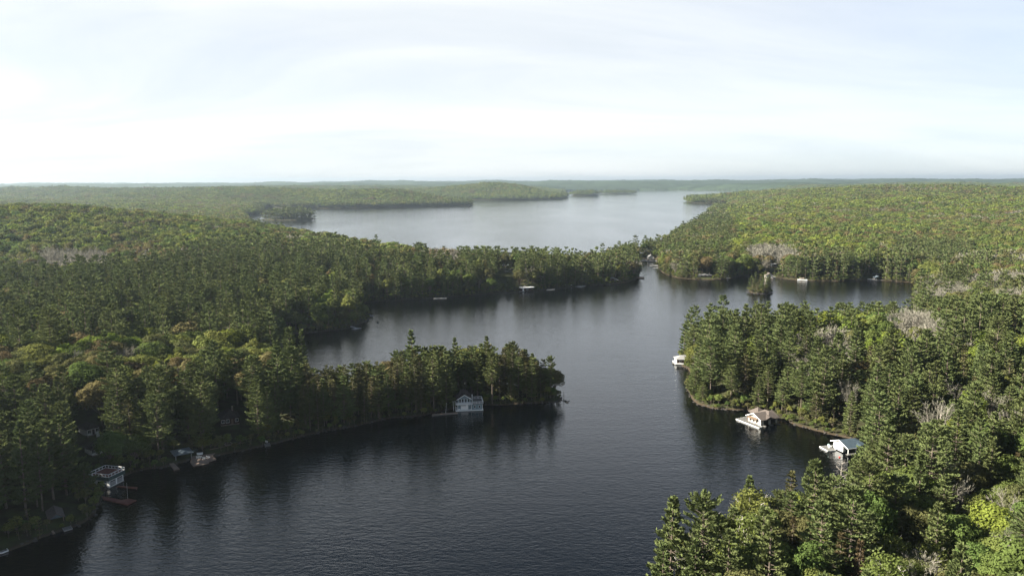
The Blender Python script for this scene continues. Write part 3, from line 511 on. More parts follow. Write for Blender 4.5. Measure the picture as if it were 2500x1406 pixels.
GRP = {'white_pine': 'pines on the lake shores', 'cedar_tree': 'narrow conifers on the lake shores', 'broadleaf_tree': 'leafy trees in the woods', 'bare_tree': 'leafless trees in the woods', 'birch_tree': 'birches among the pines', 'spruce_tree': 'rusty spruces among the pines', 'dead_tree': None}
ii = np.where(indiv)[0]
mx_, my_ = tx_[ii], ty_[ii]+8
an = np.argmin([np.hypot((mx_-a[1]), (my_-a[2])*1.4) for a in ANCH], axis=0)
thr = {k: (np.percentile(Ht[ii][kind[ii] == k], 33), np.percentile(Ht[ii][kind[ii] == k], 67)) if (kind[ii] == k).any() else (0, 0) for k in range(11)}
szw = np.array(['short' if Ht[i] < thr[kind[i]][0] else ('tall' if Ht[i] > thr[kind[i]][1] else 'middling') for i in ii])
buckets = {}
for q, i in enumerate(ii): buckets.setdefault((int(an[q]), int(kind[i]), szw[q]), []).append(i)
LAB = {}
for (a, k, s_), L in buckets.items():
    L.sort(key=lambda i: tx_[i])
    for n_, i in enumerate(L):
        if k == 10: LAB[i] = 'bleached leafless dead tree standing before the blue-roofed boathouse'; continue
        LAB[i] = (s_+' '+WORD[k]+' '+ANCH[a][0]) if len(L) == 1 else s_+' '+WORD[k]+', '+('leftmost' if n_ == 0 else ('rightmost' if n_ == len(L)-1 else ORD[n_]+' from left'))+' '+ANCH[a][0]
for i in LAB:
    if len(LAB[i].split()) > 16: LAB[i] = LAB[i].replace(' leafy', '').replace('middling ', '')
# ------------------------------------------------------------------ build the single trees: Empty > trunk, crown (+ limbs stay with the trunk)
part_cache = {}
def tree_parts(k, v, lod):
    if (k, v, lod) not in part_cache:
        if KN[k] == 'snag': (T, K), lm, bm = SNAG, 'leaf_snag', 'greybark'
        else: _, _, _, (T, K), lm, bm = FORMS[FIDX[(KN[k], v, lod)]]
        part_cache[(k, v, lod)] = (T.mesh('trunk', M[bm]), K.mesh('crown', M[lm]))
    return part_cache[(k, v, lod)]
for i in ii:
    lod = 0 if DIST[i] < 400 else 1
    tm, km = tree_parts(int(kind[i]), int(var[i]), lod)
    e = bpy.data.objects.new(gname[i], None); e.empty_display_size = 1; C.objects.link(e); e.location = (X[i], Y[i], Z[i]-.15); e.rotation_euler = (0, 0, rot[i]); e.scale = (sxy[i], sxy[i], sz[i])
    e['label'] = LAB[i]; e['category'] = CAT[gname[i]]
    if GRP[gname[i]]: e['group'] = GRP[gname[i]]
    for nm, me in (('trunk', tm), ('crown', km)):
        o = bpy.data.objects.new(nm, me); C.objects.link(o); o.parent = e
# ------------------------------------------------------------------ the rest of the woods: one object per kind of wood, crowns set out on its points
def wood(name, mask, label, cat, forms, sx_, sz_, rt=None):
    idx = np.where(mask)[0]
    if not len(idx): return
    me = bpy.data.meshes.new(name); me.vertices.add(len(idx)); me.vertices.foreach_set('co', np.stack([X[idx], Y[idx], Z[idx]-.2], 1).ravel())
    a = me.attributes.new('form', 'INT', 'POINT'); a.data.foreach_set('value', forms[idx].astype(np.int32))
    a = me.attributes.new('scl', 'FLOAT_VECTOR', 'POINT'); a.data.foreach_set('vector', np.stack([sx_[idx], sx_[idx], sz_[idx]], 1).astype(np.float32).ravel())
    a = me.attributes.new('rot', 'FLOAT', 'POINT'); a.data.foreach_set('value', rot[idx].astype(np.float32))
    o = bpy.data.objects.new(name, me); C.objects.link(o); o['kind'] = 'stuff'; o['label'] = label; o['category'] = cat
    md = o.modifiers.new('woods', 'NODES'); md.node_group = GN
def make_gn(coll):
    g = bpy.data.node_groups.new('plant_woods', 'GeometryNodeTree'); g.interface.new_socket('Geometry', in_out='INPUT', socket_type='NodeSocketGeometry'); g.interface.new_socket('Geometry', in_out='OUTPUT', socket_type='NodeSocketGeometry')
    N_ = g.nodes.new; L = g.links.new; i_ = N_('NodeGroupInput'); o_ = N_('NodeGroupOutput'); ci = N_('GeometryNodeCollectionInfo'); ci.inputs['Collection'].default_value = coll; ci.inputs['Separate Children'].default_value = True; ci.inputs['Reset Children'].default_value = True
    ip = N_('GeometryNodeInstanceOnPoints'); ip.inputs['Pick Instance'].default_value = True
    def at(nm, ty): n = N_('GeometryNodeInputNamedAttribute'); n.data_type = ty; n.inputs['Name'].default_value = nm; return n.outputs['Attribute']
    cb = N_('ShaderNodeCombineXYZ'); L(at('rot', 'FLOAT'), cb.inputs['Z'])
    L(i_.outputs[0], ip.inputs['Points']); L(ci.outputs[0], ip.inputs['Instance']); L(at('form', 'INT'), ip.inputs['Instance Index']); L(cb.outputs[0], ip.inputs['Rotation']); L(at('scl', 'FLOAT_VECTOR'), ip.inputs['Scale']); L(ip.outputs[0], o_.inputs[0]); return g
GN = make_gn(protos)
lodv = np.where(DIST < 320, 0, np.where(DIST < 760, 1, np.where(DIST < 1900, 2, 3)))
form = np.zeros(len(X), int)
tab = np.zeros((len(KN), 7, 4), int)
for k, kn in enumerate(KN):
    for v in range(7):
        for l in range(4):
            if kn == 'snag': continue
            tab[k, v, l] = FIDX.get((kn, v, l), FIDX.get((kn, v % 4, l), FIDX.get((kn, v % 2, l), 0)))
form = tab[kind, var, lodv]
far = D0 == 3600
fk = np.where(np.isin(kind, [0, 1]), 'farpine', np.where(np.isin(kind, [2, 3]), 'faryellow', np.where(np.isin(kind, [6, 7]), 'farrust', 'farbroad')))
fi = np.where(far)[0]
for i in fi: form[i] = FIDX[(fk[i], int(var[i]) % 3, 3)]
sz2 = np.where(far, rng.uniform(.8, 1.25, len(X)), sz); sx2 = np.where(far, rng.uniform(.95, 1.35, len(X)), sxy)
rest = ~indiv
wood('pine_forest', rest & ~far & np.isin(kind, [0, 9]), 'dark green pine woods on the slopes around the lakes', 'forest', form, sx2, sz2)
wood('cedar_forest', rest & ~far & (kind == 1), 'narrow olive conifers standing among the shore pines', 'forest', form, sx2, sz2)
wood('broadleaf_forest', rest & ~far & np.isin(kind, [2, 3, 4, 5, 6, 8]), 'yellow-green, olive and rusty leafy woods in spring colour on the hills', 'forest', form, sx2, sz2)
wood('bare_woods', rest & ~far & (kind == 7), 'pale grey leafless groves scattered among the green woods', 'forest', form, sx2, sz2)
wood('far_forest', rest & far, 'hazy woods on the far headlands across the open lake', 'forest', form, sx2, sz2)
# shore brush: low bushes along every near water edge
bx_, by_ = jitter(1.9, 100, 900, R(46)); bs_ = sdist(bx_, by_); k = (bs_ > -.1) & (bs_ < 9); bx_, by_, bs_ = bx_[k], by_[k], bs_[k]
k = rng.random(len(bx_)) < np.where(bs_ < 4, .7, .35)
for a, b2, r_ in CLEAR:
    x_, y_ = P(a, b2, 1.0); k &= ~(np.hypot(bx_-x_, by_-y_) < r_*.8)
bx_, by_, bs_ = bx_[k], by_[k], bs_[k]
X, Y = bx_, by_; Z = height(X, Y, bs_); nB = len(X); rot = rng.uniform(0, 6.28, nB)
bf = np.array([FIDX[(c, v, 2)] for c in ('olive', 'green', 'yellowgreen', 'cedar') for v in (0, 1, 2)])[rng.integers(0, 12, nB)]
bsz = rng.uniform(.11, .28, nB)*np.where(bs_ > 3, 1.3, .9)
wood('shore_undergrowth', np.ones(nB, bool), 'low olive and green bushes along the rocky water edges', 'undergrowth', bf, bsz*1.15, bsz)
# broken rock along the waterline
K_rock = len(FORMS)
RX, RY = jitter(1.25, 100, 760, R(46)); rs_ = sdist(RX, RY); k = (rs_ > -.7) & (rs_ < 1.3) & (rng.random(len(RX)) < .75); RX, RY, rs_ = RX[k], RY[k], rs_[k]
rockc = bpy.data.collections.new('rock_forms'); M['rockm'] = mat('wet_shore_rock', (.05, .045, .04), .9, .3, noise=(.8, .5))
for v in range(4):
    g = np.random.default_rng(900+v); me = bpy.data.meshes.new('rock_form_%d' % v); import bmesh; bm = bmesh.new(); bmesh.ops.create_icosphere(bm, subdivisions=1, radius=.5)
    for q in bm.verts: q.co *= float(g.uniform(.7, 1.25)); q.co.z *= .6
    bm.to_mesh(me); bm.free(); me.materials.append(M['rockm']); rockc.objects.link(bpy.data.objects.new('rock_form_%d' % v, me))
GNR = make_gn(rockc); X, Y, Z = RX, RY, np.maximum(height(RX, RY, rs_), -.1)+.2; nR = len(X); rot = rng.uniform(0, 6.28, nR); rz_ = rng.uniform(.3, 1.6, nR)**1.2; GN = GNR
wood('shore_rocks', np.ones(nR, bool), 'small dark rocks scattered along the waterline', 'rocks', rng.integers(0, 4, nR), rz_, rz_)
print('brush', nB, 'rocks', nR)
# ================================================================== buildings, docks, boats
M['white'] = mat('white_paint', (.70, .71, .70), .55, .4, noise=(.8, .06)); M['cream'] = mat('cream_siding', (.42, .40, .36), .7, .3, bumpv=(3.2, .6, 'Z')); M['bluegrey'] = mat('blue_grey_siding', (.16, .22, .245), .7, .3, bumpv=(3.5, .7, 'Z'))
M['darkroof'] = mat('dark_brown_shingle', (.045, .038, .036), .9, .2, noise=(2.5, .35)); M['tanroof'] = mat('taupe_shingle', (.105, .088, .078), .9, .2, noise=(2.5, .22)); M['slate'] = mat('blue_slate_roof', (.042, .062, .08), .75, .3, noise=(1.6, .25)); M['paleroof'] = mat('pale_grey_roof', (.23, .228, .225), .8, .3, noise=(1.5, .12))
M['greydeck'] = mat('weathered_deck', (.13, .127, .12), .85, .2, noise=(1.2, .18), bumpv=(2.2, .8, 'X')); M['reddeck'] = mat('red_brown_decking', (.13, .05, .038), .8, .25, noise=(1.2, .25), bumpv=(2.2, .8, 'X')); M['browndeck'] = mat('brown_decking', (.18, .135, .105), .85, .2, noise=(1.2, .2), bumpv=(2.2, .8, 'X'))
M['brownwall'] = mat('dark_brown_siding', (.055, .032, .026), .8, .3, bumpv=(3.2, .6, 'Z')); M['glass'] = mat('dark_window_glass', (.015, .02, .025), .08, .6); M['darkgreen'] = mat('dark_green_shingle', (.030, .055, .055), .85, .3, noise=(3, .25)); M['metalroof'] = mat('grey_blue_roofing', (.09, .115, .135), .7, .3, noise=(1.4, .2))
M['copper'] = mat('cedar_trim', (.14, .10, .07), .7, .3, noise=(2, .2)); M['interior'] = mat('dark_interior_shade', (.02, .017, .015), .9, .1); M['red'] = mat('red_plastic', (.55, .04, .03), .4, .5); M['black'] = mat('black_plastic', (.012, .012, .012), .5, .4); M['mint'] = mat('pale_turquoise_cover', (.50, .78, .72), .7, .3)
M['boat'] = mat('white_gelcoat', (.62, .62, .61), .25, .5); M['post'] = mat('galvanised_steel', (.45, .46, .46), .45, .5, metal=.6); M['asphalt'] = mat('road_asphalt', (.16, .16, .17), .9, .2, noise=(.3, .15)); M['lawn'] = mat('rough_grass', (.05, .075, .022), .95, .1, noise=(.8, .35)); M['rock'] = mat('shore_rock', (.20, .165, .14), .95, .2, noise=(.9, .4)); M['awning'] = mat('beige_canvas', (.55, .44, .36), .9, .2)
class MB:
    def __init__(s): s.v = []; s.f = []
    def poly(s, V, F): n = len(s.v); s.v += [tuple(p) for p in V]; s.f += [tuple(i+n for i in f) for f in F]; return s
    def box(s, x0, x1, y0, y1, z0, z1):
        return s.poly([(x, y, z) for z in (z0, z1) for x, y in ((x0, y0), (x1, y0), (x1, y1), (x0, y1))], [(0, 3, 2, 1), (4, 5, 6, 7), (0, 1, 5, 4), (1, 2, 6, 5), (2, 3, 7, 6), (3, 0, 4, 7)])
    def ext(s, pts, z0, z1):
        n = len(pts); A = sum(pts[i][0]*pts[(i+1) % n][1]-pts[(i+1) % n][0]*pts[i][1] for i in range(n))
        if A < 0: pts = pts[::-1]
        return s.poly([(x, y, z0) for x, y in pts]+[(x, y, z1) for x, y in pts], [tuple(range(n-1, -1, -1)), tuple(range(n, 2*n))]+[(i, (i+1) % n, n+(i+1) % n, n+i) for i in range(n)])
    def bar(s, p, q, r, k=6, r2=None):
        p, q = Vector(p), Vector(q); d = (q-p).normalized(); a = d.orthogonal().normalized(); b_ = d.cross(a); r2 = r if r2 is None else r2
        V = [p+(a*math.cos(6.2832*j/k)+b_*math.sin(6.2832*j/k))*r for j in range(k)]+[q+(a*math.cos(6.2832*j/k)+b_*math.sin(6.2832*j/k))*r2 for j in range(k)]
        return s.poly(V, [(j, (j+1) % k, k+(j+1) % k, k+j) for j in range(k)]+[tuple(range(k-1, -1, -1)), tuple(range(k, 2*k))])
    def beam(s, p, q, w, h):
        p, q = Vector(p), Vector(q); d = (q-p).normalized(); a = Vector((-d.y, d.x, 0)); a = a.normalized() if a.length > 1e-4 else Vector((1, 0, 0)); u = d.cross(a)*-1 if d.cross(a).z < 0 else d.cross(a)
        V = [c+a*sx_*w/2+u*sz_*h/2 for c in (p, q) for sx_, sz_ in ((-1, -1), (1, -1), (1, 1), (-1, 1))]
        return s.poly(V, [(0, 1, 2, 3), (7, 6, 5, 4), (0, 4, 5, 1), (1, 5, 6, 2), (2, 6, 7, 3), (3, 7, 4, 0)])
    def slab(s, quad, t):
        """a sloping quad or triangle given thickness t (downwards)"""
        n = len(quad); q = [Vector(p) for p in quad]; return s.poly(q+[p-Vector((0, 0, t)) for p in q], [tuple(range(n)), tuple(range(2*n-1, n-1, -1))]+[(i, n+i, n+(i+1) % n, (i+1) % n) for i in range(n)])
    def gable(s, x0, x1, y0, y1, ze, za, t=.18):
        """ridge along y"""
        xm = (x0+x1)/2; s.slab([(x0, y0, ze), (xm, y0, za), (xm, y1, za), (x0, y1, ze)], t); return s.slab([(xm+.001, y0, za), (x1, y0, ze), (x1, y1, ze), (xm+.001, y1, za)], t)
    def hip(s, x0, x1, y0, y1, ze, za, rx=None, ry=None, t=.18):
        """ridge from rx to ry as fractions along the longer side"""
        w, d = x1-x0, y1-y0
        if w >= d: a = Vector((x0+d/2*(rx or 1), (y0+y1)/2, za)); b_ = Vector((x1-d/2*(ry or 1), (y0+y1)/2, za))
        else: a = Vector(((x0+x1)/2, y0+w/2*(rx or 1), za)); b_ = Vector(((x0+x1)/2, y1-w/2*(ry or 1), za))
        c = [Vector((x0, y0, ze)), Vector((x1, y0, ze)), Vector((x1, y1, ze)), Vector((x0, y1, ze))]
        if w >= d: Q = [[c[0], c[1], b_, a], [c[1], c[2], b_], [c[2], c[3], a, b_], [c[3], c[0], a]]
        else: Q = [[c[0], c[1], a], [c[1], c[2], b_, a], [c[2], c[3], b_], [c[3], c[0], a, b_]]
        for q in Q: s.slab(q, t)
        return s
    def gwall(s, x0, x1, y, t, z0, ze, za):
        """pentagon wall facing y"""
        xm = (x0+x1)/2; a = [(x0, z0), (x1, z0), (x1, ze), (xm, za), (x0, ze)]
        return s.poly([(x, y, z) for x, z in a]+[(x, y+t, z) for x, z in a], [(0, 1, 2, 3, 4), (9, 8, 7, 6, 5)]+[(i, 5+i, 5+(i+1) % 5, (i+1) % 5) for i in range(5)])
    def build(s, name, m, parent=None, label=None):
        me = bpy.data.meshes.new(name); me.from_pydata(s.v, [], s.f); me.materials.append(M[m]); me.update(); o = bpy.data.objects.new(name, me); C.objects.link(o)
        if parent: o.parent = parent
        if label: o['label'] = label
        return o
def thing(name, label, cat, loc, rz=0, group=None):
    o = bpy.data.objects.new(name, None); C.objects.link(o); o.location = loc; o.rotation_euler = (0, 0, rz); o['label'] = label; o['category'] = cat
    if group: o['group'] = group
    return o
def frame(p1, p2, z=0): a, b_ = P(*p1, z), P(*p2, z); return (a[0], a[1], 0), math.atan2(b_[1]-a[1], b_[0]-a[0]), math.dist(a, b_)
def rail(mb, path, z, h=1.0, step=1.1, r=.05, pick=False):
    for (x0, y0), (x1, y1) in zip(path, path[1:]):
        L_ = math.dist((x0, y0), (x1, y1)); n = max(1, round(L_/step))
        for i in range(n+1): x, y = x0+(x1-x0)*i/n, y0+(y1-y0)*i/n; mb.bar((x, y, z), (x, y, z+h+.05), r*1.25, 4)
        mb.beam((x0, y0, z+h), (x1, y1, z+h), r*2.6, r*1.6); mb.beam((x0, y0, z+.14), (x1, y1, z+.14), r*1.6, r*1.4)
        if pick:
            m = int(L_/.16)
            for i in range(1, m): x, y = x0+(x1-x0)*i/m, y0+(y1-y0)*i/m; mb.bar((x, y, z+.14), (x, y, z+h), .022, 4)
    return mb
def window(parent, x0, x1, y, z0, z1, fm='white', ax='y', s=-1, mull=True):
    """framed window on a wall facing -y (ax y) or +-x (ax x); the pane is its sub-part"""
    f = MB(); t = .09
    def bx(mb, a0, a1, b0, b1, d0, d1):
        lo, hi = sorted((y+s*d0, y+s*d1)); mb.box(a0, a1, lo, hi, b0, b1) if ax == 'y' else mb.box(lo, hi, a0, a1, b0, b1)
    bx(f, x0-t, x1+t, z1, z1+t, .0, .09); bx(f, x0-t, x1+t, z0-t, z0, .0, .09); bx(f, x0-t, x0, z0, z1, .0, .07); bx(f, x1, x1+t, z0, z1, .0, .07)
    if mull: bx(f, (x0+x1)/2-.03, (x0+x1)/2+.03, z0, z1, .02, .06)
    w_ = f.build('window', fm, parent); p = MB(); bx(p, x0, x1, z0, z1, .0, .03); p.build('pane', 'glass', w_); return w_
def deck_px(name, label, pts, m='greydeck', z0=.2, z1=.5, cat='dock', group=None, piles=True, edge=None):
    W = [P(a, b_, z1) for a, b_ in pts]; c = (sum(p[0] for p in W)/len(W), sum(p[1] for p in W)/len(W)); rz = math.atan2(W[1][1]-W[0][1], W[1][0]-W[0][0])
    lc = [((x-c[0])*math.cos(-rz)-(y-c[1])*math.sin(-rz), (x-c[0])*math.sin(-rz)+(y-c[1])*math.cos(-rz)) for x, y in W]
    t = thing(name, label, cat, (c[0], c[1], 0), rz, group); MB().ext(lc, z0, z1).build('deck', m, t)
    if edge:
        e = MB(); n = len(lc)
        for i in range(n):
            a, b_ = Vector((*lc[i], (z0+z1)/2)), Vector((*lc[(i+1) % n], (z0+z1)/2)); mid = Vector((0, 0, 0)); o_ = Vector((b_.y-a.y, a.x-b_.x, 0)).normalized()
            if o_.dot(Vector((a.x, a.y, 0))+Vector((b_.x, b_.y, 0))) < 0: o_ = -o_
            e.beam(a+o_*.05, b_+o_*.05, .1, z1-z0+.06)
        e.build('edge_board', edge, t)
    if piles:
        for x, y in lc:
            k = .93; MB().bar((x*k, y*k, -2.2), (x*k, y*k, z0), .11, 8).build('piling', 'browndeck', t)
    return t
# ---- 1 blue-grey two-storey boathouse on the peninsula
loc, rz, L_ = frame((1116, 1004), (1178, 1001.5))
t = thing('boathouse', 'two-storey blue-grey boathouse with white balcony and roof deck on the peninsula shore', 'boathouse', loc, rz)
MB().box(-.5, L_+.3, -.5, 8.5, .12, .5).build('dock_base', 'white', t)
MB().box(.3, 6.35, 1.0, 8, .5, 2.95).box(6.35, L_, .1, 8, .5, 2.95).build('wall', 'bluegrey', t)
MB().box(.6, 6.1, 1.9, 8, 3.15, 5.0).gwall(.6, 6.1, 1.6, .3, 3.15, 5.0, 6.6).build('wall', 'bluegrey', t)
MB().box(.26, .5, .94, 1.12, .5, 2.95).box(6.2, 6.45, .0, .1, .5, 2.95).box(L_-.15, L_+.05, .03, .2, .5, 2.95).box(.3, 1.5, .93, 1.0, .5, .8).build('corner_trim', 'white', t)
g_ = MB().box(1.7, 5.0, .88, .99, .55, 2.45)
for k in range(1, 4): g_.box(1.7, 5.0, .855, .879, .55+k*.475-.02, .55+k*.475+.02)
g_ = g_.build('boat_door_or_shade', 'white', t); MB().box(1.8, 3.9, .84, .879, 2.2, 2.4).build('pane', 'glass', g_)
for a in (.45, 5.6): MB().beam((a, .9, 2.2), (a, -.3, 2.9), .14, .14).build('brace', 'white', t)
MB().box(-.5, 6.9, -.65, 1.55, 2.96, 3.14).build('balcony', 'white', t); rail(MB(), [(-.45, 1.5), (-.45, -.6), (6.85, -.6), (6.85, .1)], 3.15, .95, 1.2, .06, True).build('railing', 'white', t)
for a in (1.05, 2.25, 3.6, 4.9): window(t, a, a+.75, 1.6, 3.35, 5.1, mull=False)
MB().gable(-.1, 6.8, .9, 8.3, 4.9, 7.0, .2).hip(-.4, 7.1, 3.4, 9.2, 5.0, 8.3).build('roof', 'darkroof', t)
MB().beam((-.1, .86, 4.82), (3.35, .86, 6.93), .1, .24).beam((6.8, .86, 4.82), (3.35, .86, 6.93), .1, .24).build('fascia', 'white', t)
MB().box(6.45, L_+.35, -.2, 8.2, 2.96, 3.12).build('roof_deck', 'greydeck', t); rail(MB(), [(6.9, -.15), (L_+.3, -.15), (L_+.3, 8.1), (6.9, 8.1)], 3.12, 1.0, 1.5, .07, True).build('railing', 'white', t)
MB().box(6.75, 7.05, 3.2, 3.5, 3.12, 6.3).box(6.68, 7.12, 3.13, 3.57, 6.3, 6.42).build('chimney', 'white', t)
for a in (7.5, 9.6): window(t, a, a+.6, .1, 1.25, 2.35, mull=False)
deck_px('dock', 'long pale straight dock running left from the two-storey boathouse', [(1055, 1014), (1116.5, 1009), (1116.5, 1006), (1055, 1010.5)], 'browndeck', edge='greydeck')
def pole(name, label, cat, px_, py_, h, r, m='white', z=0, lean=(0, 0), grp=None, top=None):
    x, y = P(px_, py_, z); t = thing(name, label, cat, (x, y, z), 0, grp); MB().bar((0, 0, -.6), (lean[0], lean[1], h), r, 8, r*.6).build('pole', m, t); MB().bar((lean[0], lean[1], h), (lean[0], lean[1], h+r*2.4), r*1.6, 8, r*.4).build('cap', m, t); return t
pole('flag_pole', 'thin bare flagpole standing on the dock left of the two-storey boathouse', 'flagpole', 1088, 1008, 4.4, .06, z=.5, lean=(.4, 0))
for k, (a, b_) in enumerate(((1108, 1001), (1112.5, 1000.5))): pole('mooring_pole', ('farther from' if k == 0 else 'nearer to')+' the two-storey boathouse wall of two white slanted mooring poles', 'mooring pole', a, b_, 3.8, .1, z=.1, lean=(-.3, .2), grp='mooring poles beside the two-storey boathouse')
# ---- 2 tan boathouse on the right shore
loc, rz, L_ = frame((1826, 1029), (1857, 1041))
t = thing('boathouse', 'cream boathouse with taupe shingle roof, two boat bays and a pointed deck', 'boathouse', loc, rz)
MB().gwall(0, L_, 0, .25, .4, 2.6, 4.45).box(0, .2, .25, 9, .4, 2.9).box(L_-.2, L_, .25, 1.6, .4, 2.9).box(L_-.2, L_, 4.3, 5.3, .4, 2.9).box(L_-.2, L_, 8.2, 9, .4, 2.9).box(.2, L_-.2, 8.8, 9, .4, 2.9).build('wall', 'cream', t)
MB().box(.2, L_-.3, .3, 8.8, .32, .42).build('floor', 'interior', t)
for a in (1.6, 5.3): MB().box(L_-.5, L_-.42, a, a+2.8 if a < 5 else a+2.9, .35, 2.9).build('boat_door_or_shade', 'interior', t, 'dark panel standing in for the shade inside an open boat bay')  # no doors here: dark panels paint in the shade of the open bays
MB().gable(-.7, L_+.7, -.7, 9.6, 2.7, 4.75, .2).hip(-.8, L_+.9, 3.2, 9.9, 2.75, 5.1, 1, 1).build('roof', 'tanroof', t)
MB().hip(-5.5, 0.2, 5.0, 10.6, 2.5, 4.6).box(-5, -.1, 5.5, 10, .4, 2.5).build('side_wing', 'tanroof', t)
MB().poly([(L_+.95, 1.9, 2.85), (L_+.95, 6.3, 2.85), (L_+.95, 4.1, 3.7), (L_-1.6, 4.1, 4.3)], [(0, 2, 3), (2, 1, 3), (0, 1, 2)]).build('dormer', 'tanroof', t)
MB().beam((-.7, -.75, 2.68), (L_/2, -.75, 4.67), .1, .28).beam((L_+.7, -.75, 2.68), (L_/2, -.75, 4.67), .1, .28).build('fascia', 'white', t)
MB().slab([(.5, -1.2, 2.45), (L_-1.4, -1.2, 2.45), (L_-1.4, 0, 2.95), (.5, 0, 2.95)], .12).box(.6, .75, -1.1, -.95, .5, 2.35).box(L_-1.6, L_-1.45, -1.1, -.95, .5, 2.35).build('awning', 'copper', t)
for a in (1.0, 2.9, 4.6): window(t, a, a+.9, 0, 1.1, 2.1, 'copper')
MB().box(L_-1.0, L_-.35, -.06, -.002, .45, 2.4).build('door', 'white', t)
for a in (1.2, 4.8, 8.6): MB().box(L_, L_+1.8, a-.35, a+.35, .1, .42).build('slip_finger', 'greydeck', t)
deck_px('dock', 'large pointed pale deck with bright white edge before the cream boathouse', [(1797, 1022), (1853, 1044), (1861, 1041), (1829, 1027), (1830, 1015)], 'greydeck', z0=.1, z1=.38, edge='white')
# ---- 3 open boathouse with the blue roof
loc, rz, L_ = frame((2034, 1094), (2070, 1112))
t = thing('boathouse', 'open-sided white boathouse with blue slate roof, nearest on the right shore', 'boathouse', loc, rz); LW = 5.6; DY = 9.5
MB().gwall(0, LW*.98, 0, .2, .35, 2.9, 3.0).box(0, .2, .2, DY, .35, 2.9).box(LW-.2, LW*.98, .2, 1.2, .35, 2.9).build('wall', 'white', t)
MB().box(.35, 1.0, -.06, -.002, .4, 2.4).build('door', 'paleroof', t)
MB().box(LW-.9, LW*.98, .25, DY, .2, .45).box(0, 1.2, .25, DY, .2, .45).build('walkway', 'greydeck', t)
for x_, y_ in ((8.1, .3), (8.1, 3.6), (8.1, 7.0)): MB().box(x_-.12, x_+.12, y_-.12, y_+.12, .4, 2.85).build('post', 'white', t)
MB().box(7.6, 8.9, -.4, 8.0, .2, .45).build('slip_finger', 'greydeck', t)
zr = 4.6; xr = 4.0
r_ = MB().slab([(-.8, -.7, 2.85), (xr, -.7, zr), (xr, 5.6, zr), (-.8, 10.3, 2.85)], .2).slab([(xr, -.7, zr), (9.0, -.7, 2.85), (9.0, 10.3, 2.85), (xr, 5.6, zr)], .2).slab([(9.0, 10.3, 2.85), (-.8, 10.3, 2.85), (xr, 5.6, zr)], .2)
r_.poly([(9.15, 2.6, 2.9), (9.15, 7.4, 2.9), (9.15, 5.0, 3.8), (6.6, 5.0, 4.0)], [(0, 2, 3), (2, 1, 3), (0, 1, 2)]).build('roof', 'slate', t)
MB().beam((-.8, -.76, 2.76), (xr, -.76, 4.52), .1, .34).beam((9.0, -.76, 2.76), (xr, -.76, 4.52), .1, .34).beam((9.06, -.7, 2.74), (9.06, 10.3, 2.74), .1, .2).build('fascia', 'white', t)
MB().poly([(0, -.05, 2.92), (7.9, -.05, 2.92), (xr, -.05, 4.35)], [(0, 1, 2)]).build('gable_panel', 'cream', t)
deck_px('dock', 'square pale grey deck with white edge left of the blue-roofed boathouse', [(2001, 1089), (2020, 1099.5), (2040, 1098), (2036, 1091), (2034, 1086.5)], 'greydeck', z0=.12, z1=.42, edge='white')
x, y = P(2023, 1090, .42); t = thing('covered_grill', 'round turquoise-topped covered grill on the deck by the blue-roofed boathouse', 'grill', (x, y, .42)); MB().bar((0, 0, 0), (0, 0, .55), .22, 10, .4).build('base', 'white', t); MB().bar((0, 0, .55), (0, 0, .95), .48, 12, .3).bar((0, 0, .95), (0, 0, 1.1), .3, 12, .08).build('cover', 'mint', t)
x, y = P(2026, 1092, .42); t = thing('deck_box', 'low white storage box beside the covered grill', 'storage box', (x, y, .42), .4); MB().box(-.6, .6, -.3, .3, 0, .5).build('body', 'white', t); MB().box(-.64, .64, -.34, .34, .502, .58).build('lid', 'white', t)
def buoy(label, px_, py_, r, m, grp=None):
    x, y = P(px_, py_); t = thing('buoy', label, 'buoy', (x, y, 0)); o = MB()
    for k in range(6): z0_, z1_ = -r*.4+r*1.5*k/6, -r*.4+r*1.5*(k+1)/6; f = lambda z: math.sqrt(max(.02, 1-((z-r*.35)/(r*.8))**2))*r; o.bar((0, 0, z0_), (0, 0, z1_), f(z0_), 10, f(z1_))
    o.build('float', m, t); MB().bar((0, 0, r), (0, 0, r*1.7), r*.12, 6).build('ring', 'post', t)
buoy('small red mooring buoy floating below the blue-roofed boathouse', 2050, 1116, .34, 'red'); buoy('black float alone on the pale water near the zigzag dock', 922, 788, .8, 'black')
# ---- 4 brown boathouse with pale roof, at the tip of the right point
loc, rz, L_ = frame((1652, 890), (1690, 890))
t = thing('boathouse', 'dark brown boathouse with pale grey roof and white skirt at the right point', 'boathouse', loc, rz)
MB().box(-1.0, L_, -1.0, 7, .25, .75).build('dock_base', 'white', t); MB().box(.1, L_, .2, 6, .75, 3.0).build('wall', 'brownwall', t); MB().box(0, .1, .1, 6.1, .75, 3.0).build('end_wall', 'white', t)
MB().hip(-.7, L_+.6, -.5, 6.7, 2.95, 4.7).build('roof', 'paleroof', t)
for a in (1.6, 4.7): window(t, a, a+.8, .2, 1.35, 2.3, mull=False)
MB().box(-1.9, -1.0, .5, 3.5, .2, .5).build('step', 'greydeck', t)
